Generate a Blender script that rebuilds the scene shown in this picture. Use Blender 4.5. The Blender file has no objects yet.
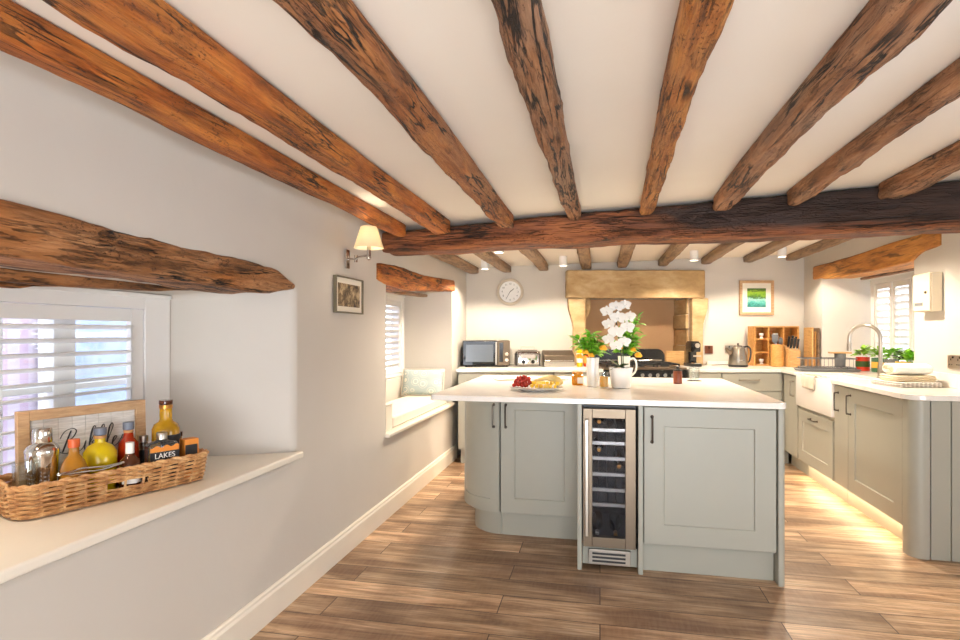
import bpy, bmesh, math, random
from mathutils import Vector, Matrix, noise
R = math.radians
rnd = random.Random(7)
scn = bpy.context.scene
COL = scn.collection
PI = math.pi

# ------------------------------------------------------------------ helpers
def lin(r, g, b):
    def f(c):
        c /= 255.0
        return c / 12.92 if c <= 0.04045 else ((c + 0.055) / 1.055) ** 2.4
    return (f(r), f(g), f(b), 1.0)

def T(x=0, y=0, z=0): return Matrix.Translation((x, y, z))
def RZ(a): return Matrix.Rotation(a, 4, 'Z')
def RX(a): return Matrix.Rotation(a, 4, 'X')
def RY(a): return Matrix.Rotation(a, 4, 'Y')

class MB:
    def __init__(s): s.bm = bmesh.new()
    def _add(s, vs, fs, M=None):
        if M is not None: vs = [M @ Vector(v) for v in vs]
        b = [s.bm.verts.new(v) for v in vs]
        for f in fs:
            try: s.bm.faces.new([b[i] for i in f])
            except ValueError: pass
        return s
    def box(s, x0, x1, y0, y1, z0, z1, M=None):
        vs = [(x0,y0,z0),(x1,y0,z0),(x1,y1,z0),(x0,y1,z0),(x0,y0,z1),(x1,y0,z1),(x1,y1,z1),(x0,y1,z1)]
        return s._add(vs, [(0,3,2,1),(4,5,6,7),(0,1,5,4),(1,2,6,5),(2,3,7,6),(3,0,4,7)], M)
    def prism(s, poly, z0, z1, M=None):
        n = len(poly)
        vs = [(p[0], p[1], z0) for p in poly] + [(p[0], p[1], z1) for p in poly]
        fs = [tuple(range(n-1, -1, -1)), tuple(range(n, 2*n))]
        fs += [(i, (i+1) % n, n+(i+1) % n, n+i) for i in range(n)]
        return s._add(vs, fs, M)
    def loft(s, rings, caps=True, M=None, closed=False):
        n = len(rings[0]); vs = [v for r in rings for v in r]; fs = []
        m = len(rings)
        for k in range(m if closed else m-1):
            a, b = k*n, ((k+1) % m)*n
            fs += [(a+i, a+(i+1) % n, b+(i+1) % n, b+i) for i in range(n)]
        if caps and not closed:
            fs += [tuple(range(n-1, -1, -1)), tuple(range((m-1)*n, m*n))]
        return s._add(vs, fs, M)
    def lathe(s, prof, c=(0,0,0), n=24, M=None):
        rings = [[(c[0]+r*math.cos(2*PI*i/n), c[1]+r*math.sin(2*PI*i/n), c[2]+z) for i in range(n)] for r, z in prof]
        return s.loft(rings, True, M)
    def cyl(s, p0, p1, r0, r1=None, n=14):
        return s.tube([p0, p1], [r0, r0 if r1 is None else r1], n)
    def tube(s, pts, r, n=8, closed=False, M=None):
        pts = [Vector(p) for p in pts]; m = len(pts); rings = []; prev = None
        for i, p in enumerate(pts):
            if closed: t = pts[(i+1) % m] - pts[i-1]
            else: t = pts[min(i+1, m-1)] - pts[max(i-1, 0)]
            t = t.normalized() if t.length > 1e-9 else Vector((0,0,1))
            if prev is None:
                u = t.cross(Vector((0,0,1)))
                if u.length < 1e-3: u = t.cross(Vector((1,0,0)))
            else: u = prev - t*prev.dot(t)
            u.normalize(); prev = u; w = t.cross(u)
            rr = r[i] if isinstance(r, (list, tuple)) else r
            rings.append([p + (u*math.cos(2*PI*k/n) + w*math.sin(2*PI*k/n))*rr for k in range(n)])
        return s.loft(rings, True, M, closed)
    def sphere(s, c, rx, ry=None, rz=None, n=14, m=9, M=None):
        ry = rx if ry is None else ry; rz = rx if rz is None else rz
        rings = []
        for j in range(m+1):
            a = -PI/2 + PI*min(max(j/m, .02), .98)
            rings.append([(c[0]+rx*math.cos(a)*math.cos(2*PI*i/n), c[1]+ry*math.cos(a)*math.sin(2*PI*i/n), c[2]+rz*math.sin(a)) for i in range(n)])
        return s.loft(rings, True, M)
    def rloft(s, secs, c=(0,0), n=6, M=None):
        """rounded-rectangle sections (z, width, depth, radius)"""
        rings = []
        for z, w, d, r in secs:
            r = min(r, w/2-1e-5, d/2-1e-5); ring = []
            for (sx, sy, a0) in ((1,1,0),(-1,1,90),(-1,-1,180),(1,-1,270)):
                for k in range(n+1):
                    a = R(a0+90*k/n)
                    ring.append((c[0]+sx*(w/2-r)+r*math.cos(a), c[1]+sy*(d/2-r)+r*math.sin(a), z))
            rings.append(ring)
        return s.loft(rings, True, M)
    def build(s, name, mat, parent=None, smooth=True, bevel=0, seg=2, ang=35, kind=None, loc=None, rotz=0):
        me = bpy.data.meshes.new(name)
        bmesh.ops.recalc_face_normals(s.bm, faces=s.bm.faces)
        s.bm.to_mesh(me); s.bm.free()
        me.materials.append(mat)
        if smooth:
            for p in me.polygons: p.use_smooth = True
            me.set_sharp_from_angle(angle=R(ang))
        o = bpy.data.objects.new(name, me); COL.objects.link(o)
        if parent is not None: o.parent = parent
        if loc is not None: o.location = loc
        if rotz: o.rotation_euler = (0, 0, rotz)
        if bevel:
            m = o.modifiers.new('bevel', 'BEVEL'); m.width = bevel; m.segments = seg
            m.limit_method = 'ANGLE'; m.angle_limit = R(40); m.miter_outer = 'MITER_ARC'; m.harden_normals = bool(smooth)
        if kind: o['kind'] = kind
        return o

def thing(name, label, cat, loc=(0,0,0), rotz=0, group=None):
    o = bpy.data.objects.new(name, None); COL.objects.link(o)
    o.empty_display_size = .05
    o.location = loc; o.rotation_euler = (0, 0, rotz)
    o['label'] = label; o['category'] = cat; o['kind'] = 'thing'
    if group: o['group'] = group
    return o
def tag(o, label, cat, group=None, kind='thing'):
    o['label'] = label; o['category'] = cat; o['kind'] = kind
    if group: o['group'] = group
    return o
def dup(root, loc=None, rotz=None, label=None):
    r = root.copy(); COL.objects.link(r)
    if loc is not None: r.location = loc
    if rotz is not None: r.rotation_euler = (0, 0, rotz)
    if label: r['label'] = label
    for ch in list(root.children):
        c = ch.copy(); COL.objects.link(c); c.parent = r
        for g in list(ch.children):
            d = g.copy(); COL.objects.link(d); d.parent = c
    return r
def crom(pts, k=6, closed=False):
    P = [Vector(p) for p in pts]; n = len(P); out = []
    for i in range(n if closed else n-1):
        if closed: a, b, c, d = P[i-1], P[i], P[(i+1) % n], P[(i+2) % n]
        else: a, b, c, d = P[max(i-1, 0)], P[i], P[i+1], P[min(i+2, n-1)]
        for j in range(k):
            t = j/k
            out.append(0.5*((2*b)+(c-a)*t+(2*a-5*b+4*c-d)*t*t+(3*b-a-3*c+d)*t**3))
    if not closed: out.append(P[-1])
    return out
def arc(cx, cy, r, a0, a1, n=10):
    return [(cx+r*math.cos(R(a0+(a1-a0)*i/n)), cy+r*math.sin(R(a0+(a1-a0)*i/n))) for i in range(n+1)]

# ------------------------------------------------------------------ materials
class NT:
    def __init__(s, name):
        s.m = bpy.data.materials.new(name); s.m.use_nodes = True
        s.t = s.m.node_tree; s.b = s.t.nodes['Principled BSDF']; s.out = s.t.nodes['Material Output']
    def n(s, typ, **kw):
        nd = s.t.nodes.new(typ)
        for k, v in kw.items():
            if k in nd.inputs.keys():
                if isinstance(v, bpy.types.NodeSocket): s.t.links.new(v, nd.inputs[k])
                else: nd.inputs[k].default_value = v
            else: setattr(nd, k, v)
        return nd
    def link(s, a, b): s.t.links.new(a, b)
    def set(s, **kw):
        for k, v in kw.items():
            k = k.replace('_', ' ')
            if isinstance(v, bpy.types.NodeSocket): s.t.links.new(v, s.b.inputs[k])
            else: s.b.inputs[k].default_value = v
        return s
    def coord(s, scale=(1,1,1), what='Object'):
        tc = s.n('ShaderNodeTexCoord'); mp = s.n('ShaderNodeMapping', Vector=tc.outputs[what]); mp.inputs['Scale'].default_value = scale
        return mp.outputs['Vector']
    def noise(s, vec, scale=5, detail=4, rough=.5, dist=0):
        nd = s.n('ShaderNodeTexNoise', Vector=vec, Scale=scale, Detail=detail, Roughness=rough, Distortion=dist)
        return nd.outputs['Fac']
    def ramp(s, fac, stops, interp='LINEAR'):
        nd = s.n('ShaderNodeValToRGB', Fac=fac); cr = nd.color_ramp; cr.interpolation = interp
        while len(cr.elements) < len(stops): cr.elements.new(.5)
        for e, (p, c) in zip(cr.elements, stops): e.position = p; e.color = c
        return nd.outputs['Color']
    def mix(s, fac, a, b, mode='MIX'):
        nd = s.n('ShaderNodeMix', data_type='RGBA', blend_type=mode)
        for sock, v in ((nd.inputs[0], fac), (nd.inputs[6], a), (nd.inputs[7], b)):
            if isinstance(v, bpy.types.NodeSocket): s.link(v, sock)
            else: sock.default_value = v
        return nd.outputs[2]
    def math(s, op, a, b=0.0, c=None):
        nd = s.n('ShaderNodeMath', operation=op)
        for i, v in enumerate((a, b) if c is None else (a, b, c)):
            if isinstance(v, bpy.types.NodeSocket): s.link(v, nd.inputs[i])
            else: nd.inputs[i].default_value = v
        return nd.outputs[0]
    def bump(s, h, strength=.3, dist=.01):
        nd = s.n('ShaderNodeBump', Height=h, Strength=strength, Distance=dist)
        s.link(nd.outputs['Normal'], s.b.inputs['Normal']); return s

def plain(name, col, rough=.5, metal=0, var=.04, scale=6, bump=0, **kw):
    """solid colour with a faint procedural mottle"""
    t = NT(name)
    f = t.noise(t.coord(), scale, 4, .6)
    a = tuple(c*(1-var) for c in col[:3])+(1,); b = tuple(min(1, c*(1+var)) for c in col[:3])+(1,)
    t.set(Base_Color=t.ramp(f, [(.3, a), (.7, b)]), Roughness=rough, Metallic=metal, **kw)
    if bump: t.bump(t.noise(t.coord(), scale*6, 5, .6), bump, .004)
    return t.m

def wood(name, dark, mid, light, grey=(.2,.14,.09,1), grey_amt=.3, crack=.5, stretch=1.0, rough=.62, bump=.5, pits=.5, shift=0, stain=False):
    t = NT(name)
    tc = t.n('ShaderNodeTexCoord'); oi = t.n('ShaderNodeObjectInfo')
    off = t.n('ShaderNodeVectorMath', operation='SCALE'); t.link(oi.outputs['Location'], off.inputs[0]); off.inputs['Scale'].default_value = 1.7
    ad = t.n('ShaderNodeVectorMath', operation='ADD'); t.link(tc.outputs['Object'], ad.inputs[0]); t.link(off.outputs[0], ad.inputs[1])
    def mp(sc):
        m = t.n('ShaderNodeMapping', Vector=ad.outputs[0]); m.inputs['Scale'].default_value = sc; m.inputs['Location'].default_value = (shift, shift, 0); return m.outputs['Vector']
    a = t.noise(mp((1.3*stretch, 8*stretch, 8*stretch)), 2.2, 8, .62, .5)
    col = t.ramp(a, [(.28, dark), (.45, mid), (.62, light), (.75, mid)])
    b = t.noise(mp((.9*stretch, 3*stretch, 3*stretch)), 2.0, 4, .55)
    gf = t.ramp(b, [(.45, (0,0,0,1)), (.68, (grey_amt,)*3+(1,))])
    col = t.mix(gf, col, grey)
    g = t.noise(mp((3*stretch, 70*stretch, 70*stretch)), 2.0, 3, .7)
    col = t.mix(t.ramp(g, [(.3, (.35,.35,.35,1)), (.6, (0,0,0,1))]), col, tuple(c*.35 for c in dark[:3])+(1,))
    c = t.noise(mp((.7*stretch, 9*stretch, 9*stretch)), 1.6, 5, .55, .6)
    ck = t.ramp(t.math('ABSOLUTE', t.math('SUBTRACT', c, .5)), [(.0, (crack,)*3+(1,)), (.014, (crack*.9,)*3+(1,)), (.026, (0,0,0,1))])
    msk = t.ramp(t.noise(mp((1.1*stretch, 2.5*stretch, 2.5*stretch)), 1.7, 2), [(.43, (0,0,0,1)), (.53, (1,1,1,1))])
    ck = t.mix(1.0, ck, msk, 'MULTIPLY')
    if crack > .8:
        c2 = t.noise(mp((2.2*stretch, 30*stretch, 30*stretch)), 1.3, 4, .6, .4)
        c2 = t.ramp(t.math('ABSOLUTE', t.math('SUBTRACT', c2, .47)), [(.0, (.75,.75,.75,1)), (.018, (.5,.5,.5,1)), (.035, (0,0,0,1))])
        m2 = t.ramp(t.noise(mp((1.3*stretch, 3.5*stretch, 3.5*stretch)), 2.1, 2), [(.42, (0,0,0,1)), (.58, (1,1,1,1))])
        ck = t.mix(1.0, ck, t.mix(1.0, c2, m2, 'MULTIPLY'), 'ADD')
    col = t.mix(ck, col, (.012,.006,.003,1))
    pn = t.noise(mp((22*stretch, 40*stretch, 40*stretch)), 2.5, 4, .7)
    pm = t.ramp(t.noise(mp((1.6*stretch, 4*stretch, 4*stretch)), 2.0, 2), [(.46, (0,0,0,1)), (.6, (pits,)*3+(1,))])
    pk = t.mix(1.0, t.ramp(pn, [(.55, (0,0,0,1)), (.66, (1,1,1,1))]), pm, 'MULTIPLY')
    col = t.mix(pk, col, tuple(x*.3 for x in dark[:3])+(1,))
    if stain:   # near-black middle and right of the cross beam; worn red-brown lower arris
        sp = t.n('ShaderNodeSeparateXYZ', Vector=tc.outputs['Object'])
        bx = t.math('ADD', sp.outputs['X'], t.math('MULTIPLY', t.math('SUBTRACT', b, .5), 2.2))
        bxr = t.ramp(t.math('MULTIPLY_ADD', bx, .25, .5), [(.42, (0,0,0,1)), (.60, (.93,.93,.93,1))])
        bz = t.math('ADD', sp.outputs['Z'], t.math('MULTIPLY', t.math('SUBTRACT', a, .5), .12))
        bzr = t.ramp(t.math('SUBTRACT', bz, 1.3), [(.535, (0,0,0,1)), (.59, (1,1,1,1))])
        col = t.mix(t.mix(1.0, bxr, bzr, 'MULTIPLY'), col, (.022,.013,.011,1))
    t.set(Base_Color=col, Roughness=rough)
    h = t.math('SUBTRACT', t.math('ADD', t.math('MULTIPLY', a, .5), t.math('MULTIPLY', g, .25)), t.math('ADD', t.math('MULTIPLY', ck, .8), t.math('MULTIPLY', pk, .5)))
    t.bump(h, bump, .02)
    return t.m

def glass_pane(name, refl=.07, tint=(1,1,1,1)):
    t = NT(name); tr = t.n('ShaderNodeBsdfTransparent', Color=tint); gl = t.n('ShaderNodeBsdfGlossy', Roughness=.02)
    fr = t.n('ShaderNodeLayerWeight', Blend=.25)
    fac = t.math('MULTIPLY_ADD', fr.outputs['Facing'], .35, refl)
    mx = t.n('ShaderNodeMixShader', Fac=fac); t.link(tr.outputs[0], mx.inputs[1]); t.link(gl.outputs[0], mx.inputs[2])
    t.link(mx.outputs[0], t.out.inputs['Surface']); return t.m

def liquid(name, col, rough=.05, trans=.75):
    t = NT(name); f = t.noise(t.coord(), 9, 3)
    t.set(Base_Color=t.ramp(f, [(.35, tuple(c*.8 for c in col[:3])+(1,)), (.65, col)]), Roughness=rough, Transmission_Weight=trans, IOR=1.35, Coat_Weight=.5)
    return t.m

M = {}
def build_materials():
    t = NT('plaster_cream')
    f = t.noise(t.coord(), 1.3, 4, .5)
    t.set(Base_Color=t.ramp(f, [(.3, lin(205,199,189)), (.7, lin(211,205,196))]), Roughness=.85)
    t.bump(t.noise(t.coord(), 5, 6, .55), .12, .02); M['wall'] = t.m
    t = NT('ceiling_paint')
    t.set(Base_Color=t.ramp(t.noise(t.coord(), 1.0, 4), [(.3, lin(238,231,219)), (.7, lin(243,237,226))]), Roughness=.9)
    t.bump(t.noise(t.coord(), 2.2, 4, .5), .12, .03); M['ceil'] = t.m
    M['trimpaint'] = plain('cream_satin_paint', lin(240,233,218), .35, var=.015)
    M['whitepaint'] = plain('white_satin_paint', lin(240,239,236), .4, var=.01)
    # floor: wood-look planks
    t = NT('plank_floor')
    tc = t.n('ShaderNodeTexCoord')
    br = t.n('ShaderNodeTexBrick', Vector=tc.outputs['Object'], Color1=(0,0,0,1), Color2=(1,1,1,1), Mortar=(.5,.5,.5,1), Scale=1.0)
    br.inputs['Mortar Size'].default_value = .0024; br.inputs['Mortar Smooth'].default_value = .2
    br.inputs['Bias'].default_value = 0; br.inputs['Brick Width'].default_value = 1.22; br.inputs['Row Height'].default_value = .178; br.offset = .37; br.offset_frequency = 2
    rv = t.n('ShaderNodeVectorMath', operation='MULTIPLY'); t.link(br.outputs['Color'], rv.inputs[0]); rv.inputs[1].default_value = (17, 9, 5)
    ad = t.n('ShaderNodeVectorMath', operation='ADD'); t.link(tc.outputs['Object'], ad.inputs[0]); t.link(rv.outputs[0], ad.inputs[1])
    def mp(sc):
        m = t.n('ShaderNodeMapping', Vector=ad.outputs[0]); m.inputs['Scale'].default_value = sc; return m.outputs['Vector']
    a = t.noise(mp((.8, 7, 1)), 2.4, 8, .62, .7)
    col = t.ramp(a, [(.30, lin(118,88,64)), (.43, lin(180,144,110)), (.55, lin(216,182,146)), (.68, lin(236,208,176))])
    b = t.noise(mp((2.2, 60, 1)), 2.0, 5, .7)
    col = t.mix(t.ramp(b, [(.36, (.62,.62,.62,1)), (.56, (0,0,0,1))]), col, lin(98,70,50))
    e = t.noise(mp((1.0, 3.2, 1)), 1.8, 3, .5)
    col = t.mix(t.ramp(e, [(.45, (0,0,0,1)), (.62, (.75,.75,.75,1))]), col, lin(118,84,60))
    k = t.noise(mp((70, 9, 1)), 1.0, 2, .5)
    col = t.mix(t.ramp(k, [(.4, (.08,.08,.08,1)), (.6, (0,0,0,1))]), col, lin(215,190,160))
    hs = t.n('ShaderNodeHueSaturation', Color=col); t.link(t.math('MULTIPLY_ADD', br.outputs['Color'], .5, .74), hs.inputs['Value'])
    col = t.mix(br.outputs['Fac'], hs.outputs['Color'], lin(62,44,32))
    t.set(Base_Color=col, Roughness=t.math('MULTIPLY_ADD', b, .2, .3))
    t.bump(t.math('SUBTRACT', t.math('MULTIPLY', b, .4), br.outputs['Fac']), .18, .004); M['floor'] = t.m
    O = dict
    M['oak_orange'] = wood('old_oak_orange', (.11,.028,.005,1), (.48,.128,.018,1), (.68,.245,.045,1), (.33,.13,.035,1), .5, stretch=1.25, crack=.9, pits=.8, bump=.7)
    M['oak_red'] = wood('old_oak_reddish', (.09,.026,.008,1), (.38,.12,.028,1), (.58,.24,.075,1), (.36,.19,.10,1), .6, crack=1.0, pits=.9, stretch=1.25, bump=.8)
    M['oak_brown'] = wood('old_oak_brown', (.10,.036,.014,1), (.32,.13,.05,1), (.50,.25,.12,1), (.40,.25,.16,1), .8, crack=1.0, pits=.8, shift=3, stretch=1.25, bump=.8)
    M['oak_pitted'] = wood('old_oak_pitted', (.07,.018,.005,1), (.50,.16,.025,1), (.70,.31,.08,1), (.36,.18,.08,1), .4, crack=1.0, pits=1.0, shift=7, stretch=1.25, bump=.9)
    M['oak_dark'] = wood('old_oak_dark_beam', (.05,.016,.006,1), (.22,.065,.02,1), (.40,.13,.035,1), (.06,.03,.02,1), .6, crack=.9, bump=.8, pits=.7, shift=1, stain=True)
    M['oak_grey'] = wood('old_oak_greyed', (.09,.05,.025,1), (.24,.145,.08,1), (.36,.23,.13,1), (.28,.20,.14,1), .6, shift=5)
    M['oak_honey'] = wood('old_oak_honey', (.22,.075,.012,1), (.52,.20,.03,1), (.70,.31,.06,1), (.36,.16,.05,1), .4, crack=.6, pits=.25, shift=2)
    M['oak_knotty'] = wood('old_oak_knotty', (.05,.018,.007,1), (.36,.15,.05,1), (.56,.28,.12,1), (.50,.17,.03,1), .8, crack=1.0, stretch=1.2, bump=.8, pits=.9, shift=4)
    M['pine'] = wood('pale_pine', (.42,.22,.07,1), (.62,.36,.13,1), (.72,.45,.19,1), (.66,.40,.16,1), .4, crack=0, stretch=4, bump=.1, pits=0, rough=.5)
    M['bamboo'] = wood('honey_bamboo', (.40,.17,.035,1), (.60,.29,.07,1), (.70,.37,.11,1), (.62,.30,.08,1), .3, crack=0, stretch=5, bump=.08, pits=0, rough=.45)
    M['oakframe'] = wood('light_oak_frame', (.40,.22,.10,1), (.56,.34,.17,1), (.64,.42,.23,1), (.6,.38,.2,1), .3, crack=0, stretch=4, bump=.1, pits=0, rough=.5)
    M['whitewash'] = wood('whitewashed_board', (.62,.57,.50,1), (.76,.72,.66,1), (.84,.81,.76,1), (.7,.66,.6,1), .4, crack=.15, stretch=3, bump=.15, pits=0)
    M['cab'] = plain('sage_grey_paint', lin(168,167,154), .42, var=.012)
    M['quartz'] = None
    t = NT('white_quartz')
    v = t.noise(t.coord(), 14, 6, .7)
    t.set(Base_Color=t.ramp(v, [(.3, lin(238,232,222)), (.7, lin(246,242,235))]), Roughness=.18); M['quartz'] = t.m
    t = NT('brushed_steel'); b = t.noise(t.coord((4, 4, 160)), 2, 3)
    t.set(Base_Color=lin(118,104,88), Metallic=1.0, Roughness=t.math('MULTIPLY_ADD', b, .2, .30)); M['steel'] = t.m
    M['chrome'] = plain('polished_chrome', lin(215,213,210), .08, 1.0, var=.01)
    M['nickel'] = plain('brushed_nickel', lin(190,182,170), .28, 1.0, var=.02)
    M['pewter'] = plain('dark_pewter', lin(92,84,76), .35, .9, var=.05)
    M['black'] = plain('black_enamel', (.012,.012,.013,1), .15, var=.05)
    M['blackmatte'] = plain('matt_black_plastic', (.02,.02,.021,1), .45, var=.05)
    M['darkglass'] = plain('black_glass', (.006,.007,.009,1), .04, var=.02)
    M['grey'] = plain('mid_grey_plastic', lin(112,114,116), .45)
    M['greywire'] = plain('grey_coated_wire', lin(112,116,120), .4, .4)
    M['ceramic'] = plain('white_glazed_ceramic', lin(243,241,237), .12, var=.01)
    M['sinkwhite'] = plain('white_fireclay', lin(246,243,238), .1, var=.008)
    t = NT('golden_sandstone')
    f = t.noise(t.coord((1, 1, 2.2)), 4.5, 7, .62, .3)
    col = t.ramp(f, [(.3, lin(158,128,86)), (.5, lin(186,156,112)), (.68, lin(202,178,138))])
    col = t.mix(t.ramp(t.noise(t.coord(), 2.0, 4), [(.5, (0,0,0,1)), (.7, (.45,.45,.45,1))]), col, lin(190,158,104))
    t.set(Base_Color=col, Roughness=.85); t.bump(t.noise(t.coord(), 22, 7, .65), .35, .012); M['stone'] = t.m
    M['alcove'] = plain('tan_plaster', lin(196,158,118), .8, var=.05, scale=3, bump=.15)
    t = NT('lamp_fabric'); f = t.noise(t.coord((120,120,120)), 3, 2)
    t.set(Base_Color=lin(242,232,208), Roughness=.8, Transmission_Weight=0.0)
    tl = t.n('ShaderNodeBsdfTranslucent', Color=lin(252,240,214)); mx = t.n('ShaderNodeMixShader', Fac=.55)
    t.link(t.b.outputs[0], mx.inputs[1]); t.link(tl.outputs[0], mx.inputs[2]); t.link(mx.outputs[0], t.out.inputs['Surface']); M['shade'] = t.m
    t = NT('wicker'); f = t.noise(t.coord((1,1,1)), 28, 4, .6)
    t.set(Base_Color=t.ramp(f, [(.3, lin(150,100,58)), (.5, lin(196,146,94)), (.7, lin(222,182,130))]), Roughness=.55); M['wicker'] = t.m
    t = NT('floral_fabric')
    vo = t.n('ShaderNodeTexVoronoi', Vector=t.coord((1,1,1)), Scale=11); vo.inputs['Randomness'].default_value = .55
    d = t.math('SINE', t.math('MULTIPLY', vo.outputs['Distance'], 30))
    pet = t.ramp(d, [(.35, (0,0,0,1)), (.55, (1,1,1,1))])
    edge = t.ramp(vo.outputs['Distance'], [(.42, (1,1,1,1)), (.5, (0,0,0,1))])
    t.set(Base_Color=t.mix(t.mix(1.0, pet, edge, 'MULTIPLY'), lin(176,192,192), lin(232,228,214)), Roughness=.9); M['floral'] = t.m
    M['linen'] = plain('cream_linen', lin(238,230,214), .9, var=.03, scale=30, bump=.15)
    M['towel_white'] = plain('white_towelling', lin(244,240,230), .95, var=.03, scale=40, bump=.4)
    M['towel_cream'] = plain('cream_towelling', lin(226,210,180), .95, var=.04, scale=40, bump=.4)
    t = NT('checked_tea_towel')
    ck = t.n('ShaderNodeTexWave', Vector=t.coord(), Scale=12, bands_direction='X'); ck2 = t.n('ShaderNodeTexWave', Vector=t.coord(), Scale=12, bands_direction='Y')
    fa = t.mix(1.0, ck.outputs['Color'], ck2.outputs['Color'], 'MULTIPLY')
    t.set(Base_Color=t.mix(t.ramp(fa, [(.3, (0,0,0,1)), (.6, (1,1,1,1))]), lin(196,190,184), lin(236,232,226)), Roughness=.95); M['check'] = t.m
    t = NT('striped_tea_towel')
    w = t.n('ShaderNodeTexWave', Vector=t.coord(), Scale=9, bands_direction='X')
    t.set(Base_Color=t.ramp(w.outputs['Fac'], [(.35, lin(160,140,112)), (.6, lin(226,216,198))]), Roughness=.95); M['stripe'] = t.m
    t = NT('green_leaf'); f = t.noise(t.coord(), 25, 3)
    t.set(Base_Color=t.ramp(f, [(.32, lin(74,146,26)), (.52, lin(132,198,48)), (.7, lin(172,220,84))]), Roughness=.45, Subsurface_Weight=0.0); M['leaf'] = t.m
    M['leafdark'] = plain('dark_green_leaf', lin(52,84,34), .4, var=.2, scale=20)
    M['leaflight'] = plain('lime_green_leaf', lin(150,198,64), .5, var=.18, scale=20)
    M['petal'] = plain('white_petal', lin(236,234,228), .6, var=.02, scale=12)
    M['rose'] = plain('orange_yellow_petal', lin(246,176,40), .6, var=.15, scale=30)
    M['stem'] = plain('dark_green_stem', lin(44,52,30), .5, var=.1)
    M['grape'] = plain('red_grape_skin', lin(176,52,40), .25, var=.2, scale=30)
    M['pineapple'] = plain('yellow_fruit_flesh', lin(240,196,52), .4, var=.12, scale=40)
    M['melon'] = plain('pale_melon_flesh', lin(236,208,136), .45, var=.08, scale=30)
    M['kraft'] = plain('brown_glaze', lin(128,66,42), .3, var=.08)
    M['glass'] = glass_pane('clear_window_glass', .04)
    M['clearglass'] = glass_pane('clear_jar_glass', .05, (.93,.95,.94,1))
    M['coolerglass'] = glass_pane('smoked_door_glass', .02, (.74,.75,.78,1))
    M['juice'] = plain('orange_juice', lin(250,172,30), .3, var=.05)
    M['honey'] = plain('amber_honey', lin(206,134,32), .2, var=.1)
    M['cork'] = plain('cork', lin(190,140,90), .8, var=.15, scale=60)
    M['gold'] = plain('gold_foil', lin(190,132,62), .35, .8, var=.1)
    M['whisky'] = liquid('golden_whisky', lin(240,180,36), trans=.45)
    M['amber'] = liquid('amber_spirit', lin(222,150,44), trans=.4)
    M['yellowliq'] = liquid('lemon_liqueur', lin(250,216,24), trans=.2)
    M['redliq'] = liquid('red_orange_spirit', lin(224,66,26), trans=.5)
    M['brownliq'] = liquid('brown_spirit', lin(110,54,24), trans=.5)
    M['clearbottle'] = liquid('clear_bottle_glass', lin(232,236,232), trans=.95)
    M['labelblack'] = plain('black_label', (.016,.014,.014,1), .5, var=.03)
    M['labelorange'] = plain('orange_label', lin(226,140,48), .5, var=.05)
    M['labelwhite'] = plain('white_label', lin(240,236,228), .5, var=.02)
    M['orangecap'] = plain('orange_cap', lin(206,92,38), .4)
    M['greycap'] = plain('slate_grey_cap', lin(112,118,132), .4)
    M['boxcream'] = plain('cream_powder_coat', lin(232,216,184), .4, var=.015)
    M['switchbrown'] = plain('bronze_faceplate', lin(120,72,52), .35, .5)
    M['ink'] = plain('black_ink', (.02,.02,.02,1), .6)
    M['mat'] = plain('ivory_mount', lin(240,234,218), .8, var=.01)
    M['clockface'] = plain('cream_dial', lin(206,194,176), .6, var=.04)
    M['potred'] = plain('red_tin', lin(206,58,30), .4)
    M['potgreen'] = plain('bottle_green_tin', lin(70,112,84), .4)
    M['potgrey'] = plain('slate_tin', lin(116,122,122), .4)
    M['potyellow'] = plain('ochre_tin', lin(220,170,70), .4)
    t = NT('river_painting'); vec = t.coord((1,1,1), 'Generated')
    sx = t.n('ShaderNodeSeparateXYZ', Vector=vec); n1 = t.noise(t.coord((9,9,14)), 2.2, 7, .68, 1.2)
    zz = t.math('ADD', sx.outputs['Z'], t.math('MULTIPLY', t.math('SUBTRACT', n1, .5), .75))
    cr = t.ramp(zz, [(.02, lin(30,110,104)), (.22, lin(70,168,158)), (.42, lin(160,214,200)), (.5, lin(34,82,30)), (.62, lin(98,150,28)), (.78, lin(150,190,40)), (.92, lin(60,92,24))])
    t.set(Base_Color=cr, Roughness=.5); M['painting'] = t.m
    t = NT('sepia_print'); n1 = t.noise(t.coord((1,1,1)), 26, 5, .6, .5)
    t.set(Base_Color=t.ramp(n1, [(.36, lin(52,40,28)), (.5, lin(128,108,80)), (.64, lin(196,176,140))]), Roughness=.6); M['sepia'] = t.m
    t = NT('glowing_lamp_face'); t.set(Base_Color=(1,.9,.75,1), Emission_Color=(1,.86,.66,1), Emission_Strength=14.0); M['glow'] = t.m
    t = NT('warm_led_strip'); t.set(Base_Color=(1,.85,.6,1), Emission_Color=(1,.74,.42,1), Emission_Strength=2.0); M['led'] = t.m
    t = NT('pinkish_render')
    br = t.n('ShaderNodeTexBrick', Vector=t.coord((1,1,1)), Color1=lin(186,160,176), Color2=lin(196,172,188), Mortar=lin(200,186,196), Scale=3.5)
    t.set(Base_Color=br.outputs['Color'], Roughness=.9); M['brickpink'] = t.m
    M['paving'] = plain('pale_paving', lin(176,176,180), .8, var=.1)
    M['slatewin'] = plain('blue_grey_window', lin(168,182,206), .3, var=.15)
build_materials()

# ------------------------------------------------------------------ frame of reference
YAW = math.atan(120/566); CS, SN = math.cos(YAW), math.sin(YAW)
H = 1.254
def bk(x, d, z=0): return (CS*x - SN*d, SN*x + CS*d, z)     # the rear wall stands turned 12 degrees: x along it, d towards it
def ceil_z(X): return H + .764 + .042*X
XL, XR, TL = -1.42, 2.17, .52
WD = 6.15

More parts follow.
